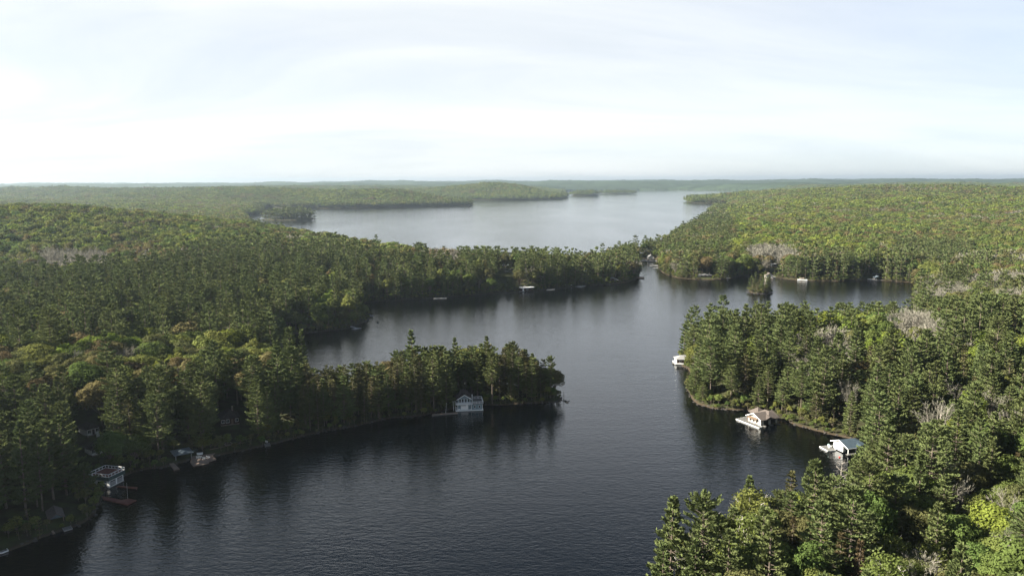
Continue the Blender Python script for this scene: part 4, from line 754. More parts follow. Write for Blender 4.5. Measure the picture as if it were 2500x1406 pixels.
# ---- 5 boathouse with white roof railings, left
loc, rz, L_ = frame((267, 1192), (299, 1176))
t = thing('boathouse', 'white boathouse with two garage doors and dark roof deck ringed by white railings', 'boathouse', loc, rz); DX = 6.4; DB = 7.0
MB().box(0, DX, 0, DB, .3, 2.7).build('wall', 'white', t); MB().box(-.5, DX+.5, -.5, DB+.4, 2.7, 3.9).build('roof_band', 'darkgreen', t); MB().box(-.35, DX+.35, -.35, DB+.3, 3.9, 3.96).build('roof_deck', 'reddeck', t)
rail(MB(), [(-.4, -.4), (DX+.4, -.4), (DX+.4, DB+.3), (-.4, DB+.3), (-.4, -.4)], 3.92, 1.0, 1.35, .07).build('railing', 'white', t)
for a in (.5, 3.6):
    g_ = MB().box(a, a+2.4, -.08, -.002, .5, 2.3).build('boat_door_or_shade', 'paleroof', t); MB().box(a+.2, a+1.1, -.1, -.081, 1.95, 2.2).box(a+1.3, a+2.2, -.1, -.081, 1.95, 2.2).build('pane', 'glass', g_)
for a in (.12, 3.13, 6.15): MB().box(a-.1, a+.12, -.16, -.003, .3, 2.68).build('pilaster', 'white', t)
MB().box(-.06, -.002, 1.0, 1.9, .35, 2.35).build('door', 'metalroof', t); window(t, 3.2, 4.4, 0, 1.1, 2.1, ax='x')
MB().box(-.8, DX+.2, -.2, DB+.3, .05, .29).build('dock_base', 'greydeck', t)
deck_px('dock', 'narrow red-brown finger dock pointing right from the white-railed boathouse', [(284, 1187), (334, 1191.5), (336, 1188.5), (290, 1184.5)], 'reddeck')
deck_px('dock', 'L-shaped red-brown dock below the white-railed boathouse', [(249, 1210), (297, 1219), (314, 1216), (333, 1220), (311, 1231.5), (252, 1218)], 'reddeck')
pole('lamp_post', 'thin pole with a white fixture on the corner of the L-shaped dock', 'post', 312, 1217, 5.2, .05, 'post', z=.5)
# ---- 6 grey boathouse and the chair deck
loc, rz, L_ = frame((430, 1128), (476, 1119))
t = thing('boathouse', 'small open boat shelter with weathered grey-blue hip roof beside the chair deck', 'boathouse', loc, rz)
MB().hip(-.6, L_-.4, -.4, 6.6, 2.6, 3.6).build('roof', 'metalroof', t); rail(MB(), [(-.4, -.3), (L_-1.4, -.3), (L_+1.2, .9)], 2.55, .6, 1.2, .04).build('railing', 'metalroof', t)
for x_, y_ in ((0, 0), (L_-1.2, 0), (0, 6), (L_-1.2, 6)): MB().box(x_-.1, x_+.1, y_-.1, y_+.1, -1, 2.6).build('post', 'paleroof', t)
MB().box(.2, L_-1.4, 5.8, 6.0, .4, 2.5).build('back_wall', 'brownwall', t)
deck_px('dock', 'wide brown deck with notched edge carrying four white chairs', [(464, 1127), (472, 1137), (486, 1134.5), (494, 1134), (510, 1129), (510, 1126.5), (528, 1120), (518, 1111), (531, 1102), (500, 1106), (490, 1103), (470, 1112)], 'browndeck')
deck_px('dock', 'short brown dock sticking out left of the grey hip-roofed shelter', [(413, 1131), (425, 1146.5), (438.5, 1143.5), (424, 1129)], 'browndeck')
def make_chair():
    t = thing('deck_chair', '', 'chair', (0, 0, 0)); MB().slab([(-.3, -.35, .40), (.3, -.35, .40), (.3, .25, .30), (-.3, .25, .30)], .04).build('seat', 'white', t)
    b_ = MB()
    for k in range(5): x_ = -.26+k*.13; b_.slab([(x_-.055, .22, .32), (x_+.055, .22, .32), (x_+.075, .62, 1.05-abs(k-2)*.05), (x_-.075, .62, 1.05-abs(k-2)*.05)], .03)
    b_.build('backrest', 'white', t)
    for s_ in (-1, 1): MB().box(s_*.36-.07, s_*.36+.07, -.45, .4, .58, .61).build('armrest', 'white', t); MB().box(s_*.34-.03, s_*.34+.03, -.4, -.3, 0, .58).build('leg', 'white', t); MB().slab([(s_*.34-.03, -.3, .36), (s_*.34+.03, -.3, .36), (s_*.34+.03, .6, .06), (s_*.34-.03, .6, .06)], .08).build('leg', 'white', t)
    return t
CH0 = make_chair()
def copy_tree(o, parent=None):
    c = o.copy(); C.objects.link(c); c.parent = parent
    for ch in o.children: copy_tree(ch, c)
    return c
def place(src, label, px_, py_, z, rz, grp, s=1, first=[0]):
    x, y = P(px_, py_, z)
    if src.get('used'): o = copy_tree(src)
    else: o = src; src['used'] = True
    o.location = (x, y, z); o.rotation_euler = (0, 0, rz); o.scale = (s, s, s); o['label'] = label
    if grp: o['group'] = grp
    return o
G4 = 'white chairs on the brown deck'
for (a, b_, r0, lb) in ((483, 1119, .5, 'leftmost of the four white chairs on the brown deck'), (488, 1117.5, .5, 'second white chair from the left on the brown deck'), (498, 1120.5, .7, 'third white chair from the left on the brown deck, nearest the water'), (508.5, 1118, 0, 'rightmost white chair on the brown deck, set apart')): place(CH0, lb, a, b_, .5, r0+2.6, G4, 1.15)
x, y = P(488, 1109, .5); t = thing('deck_box', 'white rectangular box at the back of the chair deck', 'storage box', (x, y, .5), .3); MB().box(-1.0, 1.0, -.4, .4, 0, .55).build('body', 'white', t); MB().box(-1.05, 1.05, -.45, .45, .552, .64).build('lid', 'white', t)
# ---- 7 low gabled boathouse bottom left
loc, rz, L_ = frame((122, 1286), (158, 1278))
t = thing('boathouse', 'low grey gabled boat shelter with grey dock in the bottom left woods', 'boathouse', loc, rz)
MB().gable(-.4, L_+.3, -.4, 7.5, 2.3, 3.7).build('roof', 'tanroof', t)
MB().gwall(0, L_, .1, .12, 2.2, 2.25, 3.5).build('gable_panel', 'metalroof', t)
for x_, y_ in ((0, 0), (L_-.2, 0), (0, 7), (L_-.2, 7)): MB().box(x_-.1, x_+.1, y_-.1, y_+.1, -1, 2.3).build('post', 'browndeck', t)
MB().box(0, .2, 2, 7, .3, 2.2).box(.2, L_-.3, 6.8, 7, .3, 2.2).build('wall', 'brownwall', t)
deck_px('dock', 'pale grey square dock right of the low gabled shelter', [(147, 1281), (157.5, 1294.5), (176.5, 1289), (163, 1272)], 'greydeck', edge='paleroof')
deck_px('dock', 'dark narrow dock left of the low gabled shelter', [(117, 1284), (129, 1301), (134, 1299.5), (123, 1283)], 'browndeck')
# ---- 8 corner dock, canoe
deck_px('dock', 'grey dock corner with white edge at the bottom left border', [(-30, 1350), (4, 1348), (20, 1342), (8, 1331), (-30, 1334)], 'greydeck', edge='white')
def hull(Lh, W_, Hh, n=10, sharp=2.0, stern=.0):
    o = MB(); V = []
    for i in range(n+1):
        u = i/n; w_ = W_/2*max(.02, (1-abs(2*u-1)**sharp) if stern == 0 else (1-max(0, (u-.35)/.65)**sharp)*(stern+(1-stern)*min(1, u/.2))); sh = Hh*(1+.25*(2*u-1)**2)
        V += [(u*Lh-Lh/2, -w_, sh), (u*Lh-Lh/2, -w_*.75, Hh*.2), (u*Lh-Lh/2, 0, -.12), (u*Lh-Lh/2, w_*.75, Hh*.2), (u*Lh-Lh/2, w_, sh), (u*Lh-Lh/2, w_*.86, sh-.04), (u*Lh-Lh/2, 0, sh*.45 if stern == 0 else sh*.9), (u*Lh-Lh/2, -w_*.86, sh-.04)]
    F = [(i*8+j, i*8+(j+1) % 8, (i+1)*8+(j+1) % 8, (i+1)*8+j) for i in range(n) for j in range(8)]+[tuple(range(8)), tuple(range(n*8+7, n*8-1, -1))]
    return o.poly(V, F)
def canoe(label, px_, py_, rz, Lh=5.0, m='boat', z=0):
    x, y = P(px_, py_, z); t = thing('canoe', label, 'canoe', (x, y, z), rz); hull(Lh, .9, .38).build('hull', m, t)
    for u in (-.9, .9): MB().box(u-.1, u+.1, -.33, .33, .27, .30).build('seat', 'browndeck', t)
canoe('long white canoe lying by the shore in the bottom left corner', 24, 1321, R(38), 5.8)
def motorboat(label, px_, py_, rz, Lh=6, grp=None, cover='white'):
    x, y = P(px_, py_); t = thing('motorboat', label, 'motorboat', (x, y, .1), rz, grp); hull(Lh, 2.2, .8, 10, 2.4, .85).build('hull', 'boat', t)
    MB().slab([(Lh*.02, -.8, .8), (Lh*.02, .8, .8), (-Lh*.05, .7, 1.35), (-Lh*.05, -.7, 1.35)], .04).build('windshield', 'glass', t); MB().box(-Lh*.38, -Lh*.12, -.8, .8, .7, 1.0).build('seat', cover, t); MB().box(-Lh*.5-.35, -Lh*.5+.05, -.2, .2, .2, 1.1).build('outboard_motor', 'black', t); return t
def pontoon(label, px_, py_, rz, Lh=7.5, top='awning'):
    x, y = P(px_, py_); t = thing('pontoon_boat', label, 'pontoon boat', (x, y, 0), rz)
    for s_ in (-.9, .9): MB().bar((-Lh/2, s_, .15), (Lh/2-.5, s_, .15), .33, 10).bar((Lh/2-.5, s_, .15), (Lh/2+.1, s_, .3), .33, 10, .08).build('pontoon', 'post', t)
    MB().box(-Lh/2, Lh/2-.2, -1.25, 1.25, .5, .62).build('deck', 'greydeck', t); MB().box(-Lh/2+.2, Lh/2-.5, -1.25, -1.19, .62, 1.25).box(-Lh/2+.2, Lh/2-.5, 1.19, 1.25, .62, 1.25).box(Lh/2-.56, Lh/2-.5, -1.19, 1.19, .62, 1.25).build('side_fence', 'white', t)
    MB().box(-Lh*.3, Lh*.15, -1.1, 1.1, 2.35, 2.45).build('canopy', top, t)
    for a in (-Lh*.28, Lh*.13): MB().bar((a, -1.1, .62), (a, -1.1, 2.35), .03, 6).bar((a, 1.1, .62), (a, 1.1, 2.35), .03, 6).build('canopy_frame', 'post', t)
    MB().box(-Lh*.4, -Lh*.15, -1.0, 1.0, .62, 1.05).build('seat', 'white', t)
# ---- 9 cottages in the dark woods
def gz(px_, py_):
    g_ = 3.
    for _ in range(5): x, y = P(px_, py_, g_); g_ = float(height([x], [y])[0])
    return max(g_, .4)
def cottage(label, p1, p2, dep, hw, hr, wall='white', roof='darkroof', gab=False, wins=2, z=None, door=True, wm_='white', chim=False):
    z = gz(*p1) if z is None else z; a, b_ = P(*p1, z), P(*p2, z); rz = math.atan2(b_[1]-a[1], b_[0]-a[0]); L_ = math.dist(a, b_)
    t = thing('cottage', label, 'cottage', (a[0], a[1], z), rz); 
    MB().box(-.1, L_+.1, -.1, dep+.1, -2.5, .3).build('foundation', 'rock', t)
    if gab: MB().gwall(0, L_, 0, .3, .3, hw, hr-.15).box(0, L_, .3, dep, .3, hw).build('wall', wall, t); MB().gable(-.5, L_+.5, -.5, dep+.5, hw-.1, hr, .2).build('roof', roof, t)
    else: MB().box(0, L_, 0, dep, .3, hw).build('wall', wall, t); MB().hip(-.5, L_+.5, -.5, dep+.5, hw-.02, hr, .7, .7).build('roof', roof, t)
    n = wins+(1 if door else 0)
    for k in range(n):
        xc = L_*(k+.5)/n
        if door and k == n//2: MB().box(xc-.45, xc+.45, -.07, -.002, .35, 2.35).build('door', 'brownwall' if wall != 'brownwall' else 'copper', t)
        else: window(t, xc-.55, xc+.55, 0, 1.1, min(2.3, hw-.3), wm_)
    if chim: MB().box(L_*.7, L_*.7+.6, dep*.6, dep*.6+.6, hw, hr+.9).build('chimney', 'rock', t)
    return t
cottage('white cottage with dark roof half hidden in the dark left woods', (214, 1066), (243, 1058), 6, 2.9, 4.6)
cottage('low white-and-dark cottage just below the white cottage in the left woods', (226, 1114), (250, 1107), 5, 2.6, 4.2, 'white', 'darkroof', wins=3)
cottage('dark brown cottage with dark roof above the fire pit clearing', (540, 1040), (584, 1034), 8, 3.0, 5.4, 'brownwall', 'darkroof', wins=3, chim=True)
x, y = P(240, 1068, gz(240, 1068)); t = thing('shed_sign', 'small upright white panel standing on grass by the white cottage', 'panel', (x, y, gz(240, 1068)), .3); MB().box(-.6, .6, -.06, .06, .3, 2.4).build('board', 'white', t); MB().bar((-.5, 0, -.3), (-.5, 0, .3), .05, 6).bar((.5, 0, -.3), (.5, 0, .3), .05, 6).build('post', 'browndeck', t)
z_ = gz(554, 1078); x, y = P(554, 1078, z_); t = thing('picnic_table', 'pale wooden picnic table in the fire pit clearing', 'picnic table', (x, y, z_), .15); MB().box(-1.1, 1.1, -.38, .38, .72, .78).build('table_top', 'greydeck', t)
for s_ in (-1, 1): MB().box(-1.1, 1.1, s_*.75-.14, s_*.75+.14, .43, .48).build('bench', 'greydeck', t); MB().beam((s_*.8, -.75, .0), (s_*.8, .35, .72), .08, .1).beam((s_*.8, .75, .0), (s_*.8, -.35, .72), .08, .1).build('leg', 'greydeck', t)
z_ = gz(558, 1084); x, y = P(558, 1084, z_); t = thing('fire_pit', 'ring of pale stones around a fire pit below the picnic table', 'fire pit', (x, y, z_)); o = MB()
for k in range(14): a = k*.4488; o.bar((math.cos(a)*1.35, math.sin(a)*1.35, -.2), (math.cos(a)*1.35, math.sin(a)*1.35, .32), .28, 6, .2)
o.build('stone_ring', 'rock', t); MB().bar((-.4, 0, .1), (.4, .1, .15), .08, 6).bar((0, -.4, .15), (.1, .4, .2), .08, 6).build('firewood', 'browndeck', t)
z_ = gz(515, 1098); a = P(512, 1098, z_); b_ = P(597, 1081, z_); t = thing('shore_timber', 'long pale timber edging along the shore between chair deck and fire pit', 'timber edging', (a[0], a[1], z_), math.atan2(b_[1]-a[1], b_[0]-a[0])); MB().box(0, math.dist(a, b_), -.15, .15, -.4, .25).build('beam', 'browndeck', t)
deck_px('dock', 'tiny grey dock with a grey chair alone on the dark shore', [(643, 1078), (647, 1089), (661, 1086.5), (656, 1076)], 'greydeck'); place(CH0, 'grey-looking chair alone on the tiny dock right of the fire pit', 651, 1080, .5, 3.0, None, 1.1)
# clearing floors
for nm, lb, pts in (('lawn', 'dark grassy clearing around the fire pit', [(520, 1095), (590, 1080), (592, 1046), (530, 1050)]), ):
    pass
# ---- 10 far shore of the inner lake (middle)
deck_px('dock', 'pale zigzag dock on the dark shore by the black float', [(838, 796.5), (855, 794.5), (870, 799.5), (883, 800.5), (866, 804.5), (858, 803), (868, 801.5), (853, 797), (838, 798.5)], 'paleroof')
deck_px('dock', 'short pale dock at the tip beside the black float', [(896, 772.5), (911, 770.5), (912, 769), (900, 769.5)], 'paleroof')
deck_px('dock', 'white T-shaped dock left of the flat-roofed boathouse', [(1058, 729), (1064, 729.5), (1071, 728.5), (1090, 728.3), (1090, 727), (1070, 727), (1059, 727.3)], 'paleroof')
motorboat('small white boat tied behind the white T-shaped dock', 1067, 723.5, R(10), 5)
cottage('long flat white-roofed cottage high in the middle pines', (1219, 669), (1258, 669), 7, 2.4, 2.9, 'brownwall', 'paleroof', wins=4)
loc, rz, L_ = frame((1274, 712), (1303, 710)); t = thing('boathouse', 'dark boathouse with flat white roof on the far middle shore', 'boathouse', loc, rz)
MB().box(0, L_, 1, 8, .3, 3.0).build('wall', 'brownwall', t); MB().box(-.4, L_+.8, .2, 8.5, 3.0, 3.5).build('roof', 'white', t); MB().hip(2.5, 7.5, 2.5, 7, 3.5, 4.6).build('upper_roof', 'paleroof', t); MB().box(-2.5, 3, -1.0, .95, .1, .45).build('dock_base', 'paleroof', t); MB().box(1.2, 2.6, .9, .99, .4, 2.6).build('door', 'white', t); window(t, 5, 7, 1, 1.2, 2.4)
deck_px('dock', 'thin pale dock right of the flat white-roofed boathouse', [(1334, 708), (1355, 706.8), (1355, 705.4), (1336, 706)], 'paleroof')
deck_px('dock', 'thin pale dock with boat before the white shore chairs', [(1404, 699.5), (1418, 701), (1430, 698), (1420, 697.2)], 'paleroof')
G5 = 'white chairs on the far middle shore'
for k, (a, b_) in enumerate(((1366, 699), (1380, 698.5), (1389, 698), (1395, 698))):
    zz = gz(a, b_); o = place(CH0, ['leftmost', 'second from left', 'third from left', 'rightmost'][k]+' of the white lawn chairs on the far middle shore', a, b_, zz, 3.1, G5, 1.5)
loc, rz, L_ = frame((1483, 690), (1508, 690)); t = thing('boathouse', 'grey boathouse with pale gable frame on the far shore left of the narrows', 'boathouse', loc, rz)
MB().gwall(0, L_, 0, .2, .3, 2.6, 4.8).box(0, L_, .2, 6, .3, 2.6).build('wall', 'brownwall', t); MB().gable(-.6, L_+.6, -.6, 6.5, 2.6, 5.0, .2).build('roof', 'metalroof', t); MB().beam((-.6, -.65, 2.5), (L_/2, -.65, 4.9), .12, .3).beam((L_+.6, -.65, 2.5), (L_/2, -.65, 4.9), .12, .3).build('fascia', 'white', t); window(t, 1.5, 3.5, 0, 1, 2.2); window(t, 6.5, 8.5, 0, 1, 2.2); MB().box(-1.5, L_+1.5, -1.8, -.01, .1, .4).build('dock_base', 'paleroof', t)
deck_px('dock', 'low dark dock jutting right from the left side of the narrows', [(1554, 678), (1573, 678.5), (1573, 676), (1554, 675.5)], 'browndeck', z0=.6, z1=1.0)
# ---- 11 the narrows
cottage('white gabled cottage at the head of the narrows', (1582, 635), (1597, 635), 8, 3.4, 6.4, 'cream', 'paleroof', gab=True, wins=2, z=1.0)
motorboat('white cabin boat moored left of the narrows cottage', 1573, 635.5, R(5), 9)
deck_px('dock', 'pale dock before the white cottage at the narrows', [(1560, 637.5), (1604, 637), (1604, 635.8), (1560, 636.2)], 'paleroof')
deck_px('dock', 'pale dock with boats on the right side of the narrows, farther one', [(1584, 649), (1606, 649), (1606, 647.2), (1586, 647.6)], 'paleroof'); deck_px('dock', 'pale dock on the right side of the narrows, nearer one', [(1595, 654.5), (1607, 654.5), (1607, 652.5), (1596, 652.5)], 'paleroof')
motorboat('small white boat tied in the narrows on the right side', 1590, 646.5, R(0), 5)
# ---- 12 right shore of the bay
loc, rz, L_ = frame((1704, 679), (1738, 680.5)); rz = R(-14); t = thing('boathouse', 'low white boathouse with pale roof right of the narrows', 'boathouse', loc, rz)
MB().box(0, 3, 0, 7, .3, 3.2).build('end_wall', 'white', t); MB().box(3, L_-1, .6, 7, .3, 3.0).build('wall', 'brownwall', t); MB().hip(-.6, L_+.2, -.8, 7.8, 3.1, 4.3).build('roof', 'paleroof', t); window(t, 5, 7, .6, 1.2, 2.3); window(t, 9, 11, .6, 1.2, 2.3); MB().box(-8, L_+5, -2, -.01, .1, .4).build('dock_base', 'browndeck', t)
x, y = P(1778, 680); t = thing('sailboat', 'tiny white sailboat alone right of the low white boathouse', 'sailboat', (x, y, 0), .5); hull(4.2, 1.4, .45, 10, 2.4, .8).build('hull', 'boat', t); MB().bar((.3, 0, .3), (.3, 0, 3.6), .05, 6).build('mast', 'post', t); MB().slab([(.25, .02, .6), (-1.6, .3, .6), (.25, .02, 3.4)], .03).build('sail', 'white', t)
cottage('cream gabled boathouse behind the round island', (1871, 680), (1888, 680), 7, 3.2, 5.6, 'cream', 'tanroof', gab=True, wins=2, z=.5)
motorboat('white boat at the end of the dock beside the cream gabled boathouse', 1887, 678, R(0), 5)
cottage('white-roofed cottage in the trees above the cream gabled boathouse', (1885, 651), (1898, 651), 7, 2.8, 3.8, 'metalroof', 'paleroof', wins=2)
pontoon('white pontoon boat with beige canopy at the bay shore', 1959, 685, R(-20), 10)
deck_px('dock', 'brown shelter deck behind the pontoon boat', [(1956, 682.5), (1974, 684.5), (1976, 681), (1958, 679.5)], 'browndeck')
motorboat('white boat, leftmost in the right bay', 2110, 681.5, R(-12), 7); motorboat('white boat moored beside the gabled shelter in the right bay', 2129, 683.5, R(-18), 9)
loc, rz, L_ = frame((2137, 684), (2156, 684)); t = thing('boathouse', 'dark gabled boat shelter at the right bay shore', 'boathouse', loc, rz); MB().gable(-.5, L_+.5, 0, 7, 2.2, 3.9).build('roof', 'metalroof', t); MB().box(0, .3, .5, 6.5, .2, 2.1).box(L_-.3, L_, .5, 6.5, .2, 2.1).build('wall', 'brownwall', t); MB().box(-4, L_+1, -1, -.01, .1, .4).build('dock_base', 'paleroof', t)
cottage('long dark cottage with pale eave line above the right bay', (2131, 676), (2160, 677), 8, 3.0, 4.6, 'brownwall', 'metalroof', wins=4)
# ---- road on the right hill, radio mast
pts = [(1772, 528), (1776, 530), (1780, 536), (1785, 543), (1792, 552)]; zs = []
W = []
for a, b_ in pts:
    g_ = 20.
    for _ in range(8): x, y = P(a, b_, g_); g_ = float(height([x], [y])[0])+.3
    W.append((x, y, g_))
V = []; F = []
for i, (x, y, z) in enumerate(W):
    n_ = Vector((W[min(i+1, 4)][0]-W[max(i-1, 0)][0], W[min(i+1, 4)][1]-W[max(i-1, 0)][1], 0)).normalized(); q = Vector((-n_.y, n_.x, 0))*5
    V += [(x+q.x, y+q.y, z), (x-q.x, y-q.y, z)]
for i in range(4): F.append((2*i, 2*i+1, 2*i+3, 2*i+2))
me = bpy.data.meshes.new('road'); me.from_pydata(V, [], F); me.materials.append(M['asphalt']); struct('road', me)
Dm = 5200; ax_ = (370-CX)/FPX*Dm; t = thing('radio_mast', 'thin tall lattice radio mast on the horizon at left', 'mast', (ax_, Dm, 60)); o = MB()
for k in range(3): a = k*2.094; o.bar((math.cos(a)*1.0, math.sin(a)*1.0, 0), (math.cos(a)*.8, math.sin(a)*.8, 112), .22, 5)
for k in range(28): z0_ = k*4; a = (k % 3)*2.094; b_ = ((k+1) % 3)*2.094; o.bar((math.cos(a), math.sin(a), z0_), (math.cos(b_)*.95, math.sin(b_)*.95, z0_+4), .12, 4)
o.build('lattice', 'post', t)
# ------------------------------------------------------------------ light settings
OVERC = (.75, 1.05, 1.45, 1); SUN_AZ, SUN_EL = -96, 31; SUN = 5.0; SKY = .05; EXPO = 1.98; HAZE = 5.6e-5; HAZECOL = (.72, .87, 1, 1); WAVE = .14; ZEN = .88; CLOUD = (5.4, 5.5, 5.5, 1)
# ------------------------------------------------------------------ water
wm = bpy.data.materials.new('lake_water'); wm.use_nodes = True; nt = wm.node_tree; b = nt.nodes['Principled BSDF']; L = nt.links.new; N_ = nt.nodes.new
b.inputs['Base Color'].default_value = (.0007, .0011, .0017, 1); b.inputs['IOR'].default_value = 1.45; b.inputs['Roughness'].default_value = .06; b.inputs['Specular IOR Level'].default_value = .5
ge = N_('ShaderNodeNewGeometry')
def mapv(rot, sc_):
    m = N_('ShaderNodeMapping'); m.inputs['Rotation'].default_value = (0, 0, R(rot)); m.inputs['Scale'].default_value = sc_; L(ge.outputs['Position'], m.inputs['Vector']); return m
def nz(m, s, d=2, r=.5, dist=0):
    n = N_('ShaderNodeTexNoise'); n.inputs['Scale'].default_value = s; n.inputs['Detail'].default_value = d; n.inputs['Roughness'].default_value = r; n.inputs['Distortion'].default_value = dist; L(m.outputs[0], n.inputs['Vector']); return n.outputs['Fac']
m1 = mapv(14, (.5, 1, 1)); m2 = mapv(-18, (.6, 1, 1)); m3 = mapv(5, (.35, 1, 1))
def mul(a, k):
    n = N_('ShaderNodeMath'); n.operation = 'MULTIPLY'
    if isinstance(a, float): n.inputs[0].default_value = a
    else: L(a, n.inputs[0])
    if isinstance(k, float): n.inputs[1].default_value = k
    else: L(k, n.inputs[1])
    return n.outputs[0]
def add(a, c):
    n = N_('ShaderNodeMath'); L(a, n.inputs[0]); L(c, n.inputs[1]); return n.outputs[0]
h = add(add(mul(nz(m1, .72, 3, .5, .4), 1.0), mul(nz(m2, 1.5, 2), .5)), mul(nz(m3, .16, 1), .6))
big = nz(mapv(30, (1, .35, 1)), .006, 3, .6)
mr = N_('ShaderNodeMapRange'); mr.inputs['From Min'].default_value = .38; mr.inputs['From Max'].default_value = .62; mr.inputs['To Min'].default_value = .55; mr.inputs['To Max'].default_value = 1.05; L(big, mr.inputs['Value'])
bp = N_('ShaderNodeBump'); bp.inputs['Distance'].default_value = WAVE; L(mr.outputs[0], bp.inputs['Strength']); L(h, bp.inputs['Height']); L(bp.outputs[0], b.inputs['Normal'])
me = bpy.data.meshes.new('lake'); s_ = 30000; me.from_pydata([(-s_, -s_, 0), (s_, -s_, 0), (s_, s_, 0), (-s_, s_, 0)], [], [(0, 1, 2, 3)]); me.materials.append(wm); struct('lake', me)
# ------------------------------------------------------------------ sky, sun, air
w = bpy.data.worlds.new('World'); sc.world = w; w.use_nodes = True; nt = w.node_tree; L = nt.links.new; N_ = nt.nodes.new
bg = nt.nodes['Background']; sky = N_('ShaderNodeTexSky'); sky.sky_type = 'NISHITA'; sky.sun_disc = False; sky.sun_elevation = R(SUN_EL); sky.sun_rotation = R(SUN_AZ); sky.air_density = .6; sky.dust_density = .9; sky.ozone_density = .6; sky.altitude = 200
bg.inputs['Strength'].default_value = SKY
tc = N_('ShaderNodeTexCoord'); sp = N_('ShaderNodeSeparateXYZ'); L(tc.outputs['Generated'], sp.inputs[0])
def math_(op, a, c, clamp=False):
    n = N_('ShaderNodeMath'); n.operation = op; n.use_clamp = clamp
    for i, q in enumerate((a, c)):
        if isinstance(q, (int, float)): n.inputs[i].default_value = q
        else: L(q, n.inputs[i])
    return n.outputs[0]
zc = math_('MAXIMUM', sp.outputs['Z'], 0.0); den = math_('ADD', zc, .22)
cx_ = math_('DIVIDE', sp.outputs['X'], den); cy_ = math_('DIVIDE', sp.outputs['Y'], den); cb = N_('ShaderNodeCombineXYZ'); L(cx_, cb.inputs[0]); L(cy_, cb.inputs[1])
mp = N_('ShaderNodeMapping'); mp.inputs['Rotation'].default_value = (0, 0, R(-28)); mp.inputs['Scale'].default_value = (.42, 1.1, 1); mp.inputs['Location'].default_value = (3.1, 1.7, 0); L(cb.outputs[0], mp.inputs[0])
cn = N_('ShaderNodeTexNoise'); cn.inputs['Scale'].default_value = .55; cn.inputs['Detail'].default_value = 7; cn.inputs['Roughness'].default_value = .52; cn.inputs['Distortion'].default_value = .6; L(mp.outputs[0], cn.inputs['Vector'])
cm = N_('ShaderNodeMapRange'); cm.interpolation_type = 'SMOOTHSTEP'; cm.inputs['From Min'].default_value = .28; cm.inputs['From Max'].default_value = .66; cm.inputs['To Min'].default_value = .72; cm.inputs['To Max'].default_value = .99; L(cn.outputs['Fac'], cm.inputs[0])
# thinner cloud toward the zenith and on the side away from the bright patch
low = N_('ShaderNodeMapRange'); low.inputs['From Min'].default_value = .20; low.inputs['From Max'].default_value = .48; low.inputs['To Min'].default_value = 1; low.inputs['To Max'].default_value = ZEN; L(sp.outputs['Z'], low.inputs[0])
side = N_('ShaderNodeMapRange'); side.inputs['From Min'].default_value = -.1; side.inputs['From Max'].default_value = .62; side.inputs['To Min'].default_value = 0; side.inputs['To Max'].default_value = .34; L(sp.outputs['X'], side.inputs[0])
fac = math_('MULTIPLY', math_('SUBTRACT', cm.outputs[0], side.outputs[0], True), low.outputs[0], True)
mxc = N_('ShaderNodeMix'); mxc.data_type = 'RGBA'; L(fac, mxc.inputs['Factor']); L(sky.outputs[0], mxc.inputs['A']); cn2 = N_('ShaderNodeTexNoise'); cn2.inputs['Scale'].default_value = 1.1; cn2.inputs['Detail'].default_value = 8; cn2.inputs['Roughness'].default_value = .58; cn2.inputs['Distortion'].default_value = .8; L(mp.outputs[0], cn2.inputs['Vector'])
cr2 = N_('ShaderNodeMapRange'); cr2.inputs['From Min'].default_value = .3; cr2.inputs['From Max'].default_value = .66; cr2.interpolation_type = 'SMOOTHSTEP'; L(cn2.outputs['Fac'], cr2.inputs[0]); mxd = N_('ShaderNodeMix'); mxd.data_type = 'RGBA'; L(cr2.outputs[0], mxd.inputs['Factor']); mxd.inputs['A'].default_value = tuple(q*k for q, k in zip(CLOUD, (.86, .89, .92, 1))); mxd.inputs['B'].default_value = tuple(q*1.06 for q in CLOUD); dk = N_('ShaderNodeMapRange'); dk.interpolation_type = 'SMOOTHSTEP'; dk.inputs['From Min'].default_value = .22; dk.inputs['From Max'].default_value = .52;  L(sp.outputs['Z'], dk.inputs[0])
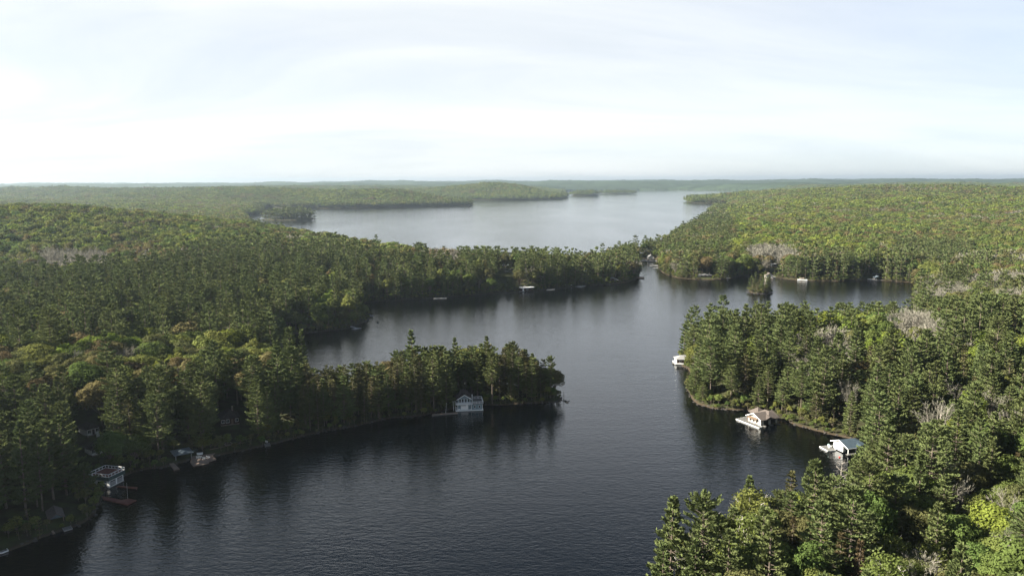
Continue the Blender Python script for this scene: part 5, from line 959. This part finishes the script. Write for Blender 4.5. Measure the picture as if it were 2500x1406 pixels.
sc_ = N_('ShaderNodeMix'); sc_.data_type = 'RGBA'; L(dk.outputs[0], sc_.inputs['Factor']); L(mxd.outputs['Result'], sc_.inputs['A']); sc_.inputs['B'].default_value = OVERC; L(sc_.outputs['Result'], mxc.inputs['B'])
L(mxc.outputs['Result'], bg.inputs['Color'])
sd = bpy.data.lights.new('sun', 'SUN'); sd.energy = SUN; sd.angle = R(.6); sd.color = (1, .93, .80); so = bpy.data.objects.new('sun', sd); C.objects.link(so)
dv = Vector((math.sin(R(SUN_AZ))*math.cos(R(SUN_EL)), math.cos(R(SUN_AZ))*math.cos(R(SUN_EL)), math.sin(R(SUN_EL)))); so.rotation_euler = (-dv).to_track_quat('-Z', 'Y').to_euler(); so.location = (0, 0, 300)
if HAZE > 0:
    hm = bpy.data.materials.new('haze'); hm.use_nodes = True; nt = hm.node_tree; nt.nodes.clear(); o_ = nt.nodes.new('ShaderNodeOutputMaterial'); pv = nt.nodes.new('ShaderNodeVolumePrincipled'); pv.inputs['Color'].default_value = HAZECOL; pv.inputs['Density'].default_value = HAZE; pv.inputs['Anisotropy'].default_value = .6
    nt.links.new(pv.outputs[0], o_.inputs['Volume'])
    a, c, z0, z1 = 29000, 25000, -5.5, 190; a = 24000
    v = [(x, y, z) for z in (z0, z1) for x, y in ((-a, -3000), (a, -3000), (a, c), (-a, c))]
    me = bpy.data.meshes.new('haze'); me.from_pydata(v, [], [(0, 3, 2, 1), (4, 5, 6, 7), (0, 1, 5, 4), (1, 2, 6, 5), (2, 3, 7, 6), (3, 0, 4, 7)]); me.materials.append(hm)
    o = bpy.data.objects.new('haze', me); C.objects.link(o); o['kind'] = 'stuff'
sc.view_settings.view_transform = 'Standard'; sc.view_settings.look = 'None'; sc.view_settings.exposure = EXPO; sc.view_settings.gamma = 1
sc.cycles.volume_bounces = 0; sc.cycles.max_bounces = 6; sc.cycles.diffuse_bounces = 2; sc.cycles.glossy_bounces = 2; sc.cycles.transmission_bounces = 2; sc.cycles.caustics_reflective = False; sc.cycles.caustics_refractive = False
sc.cycles.volume_step_rate = 4; sc.cycles.use_denoising = True
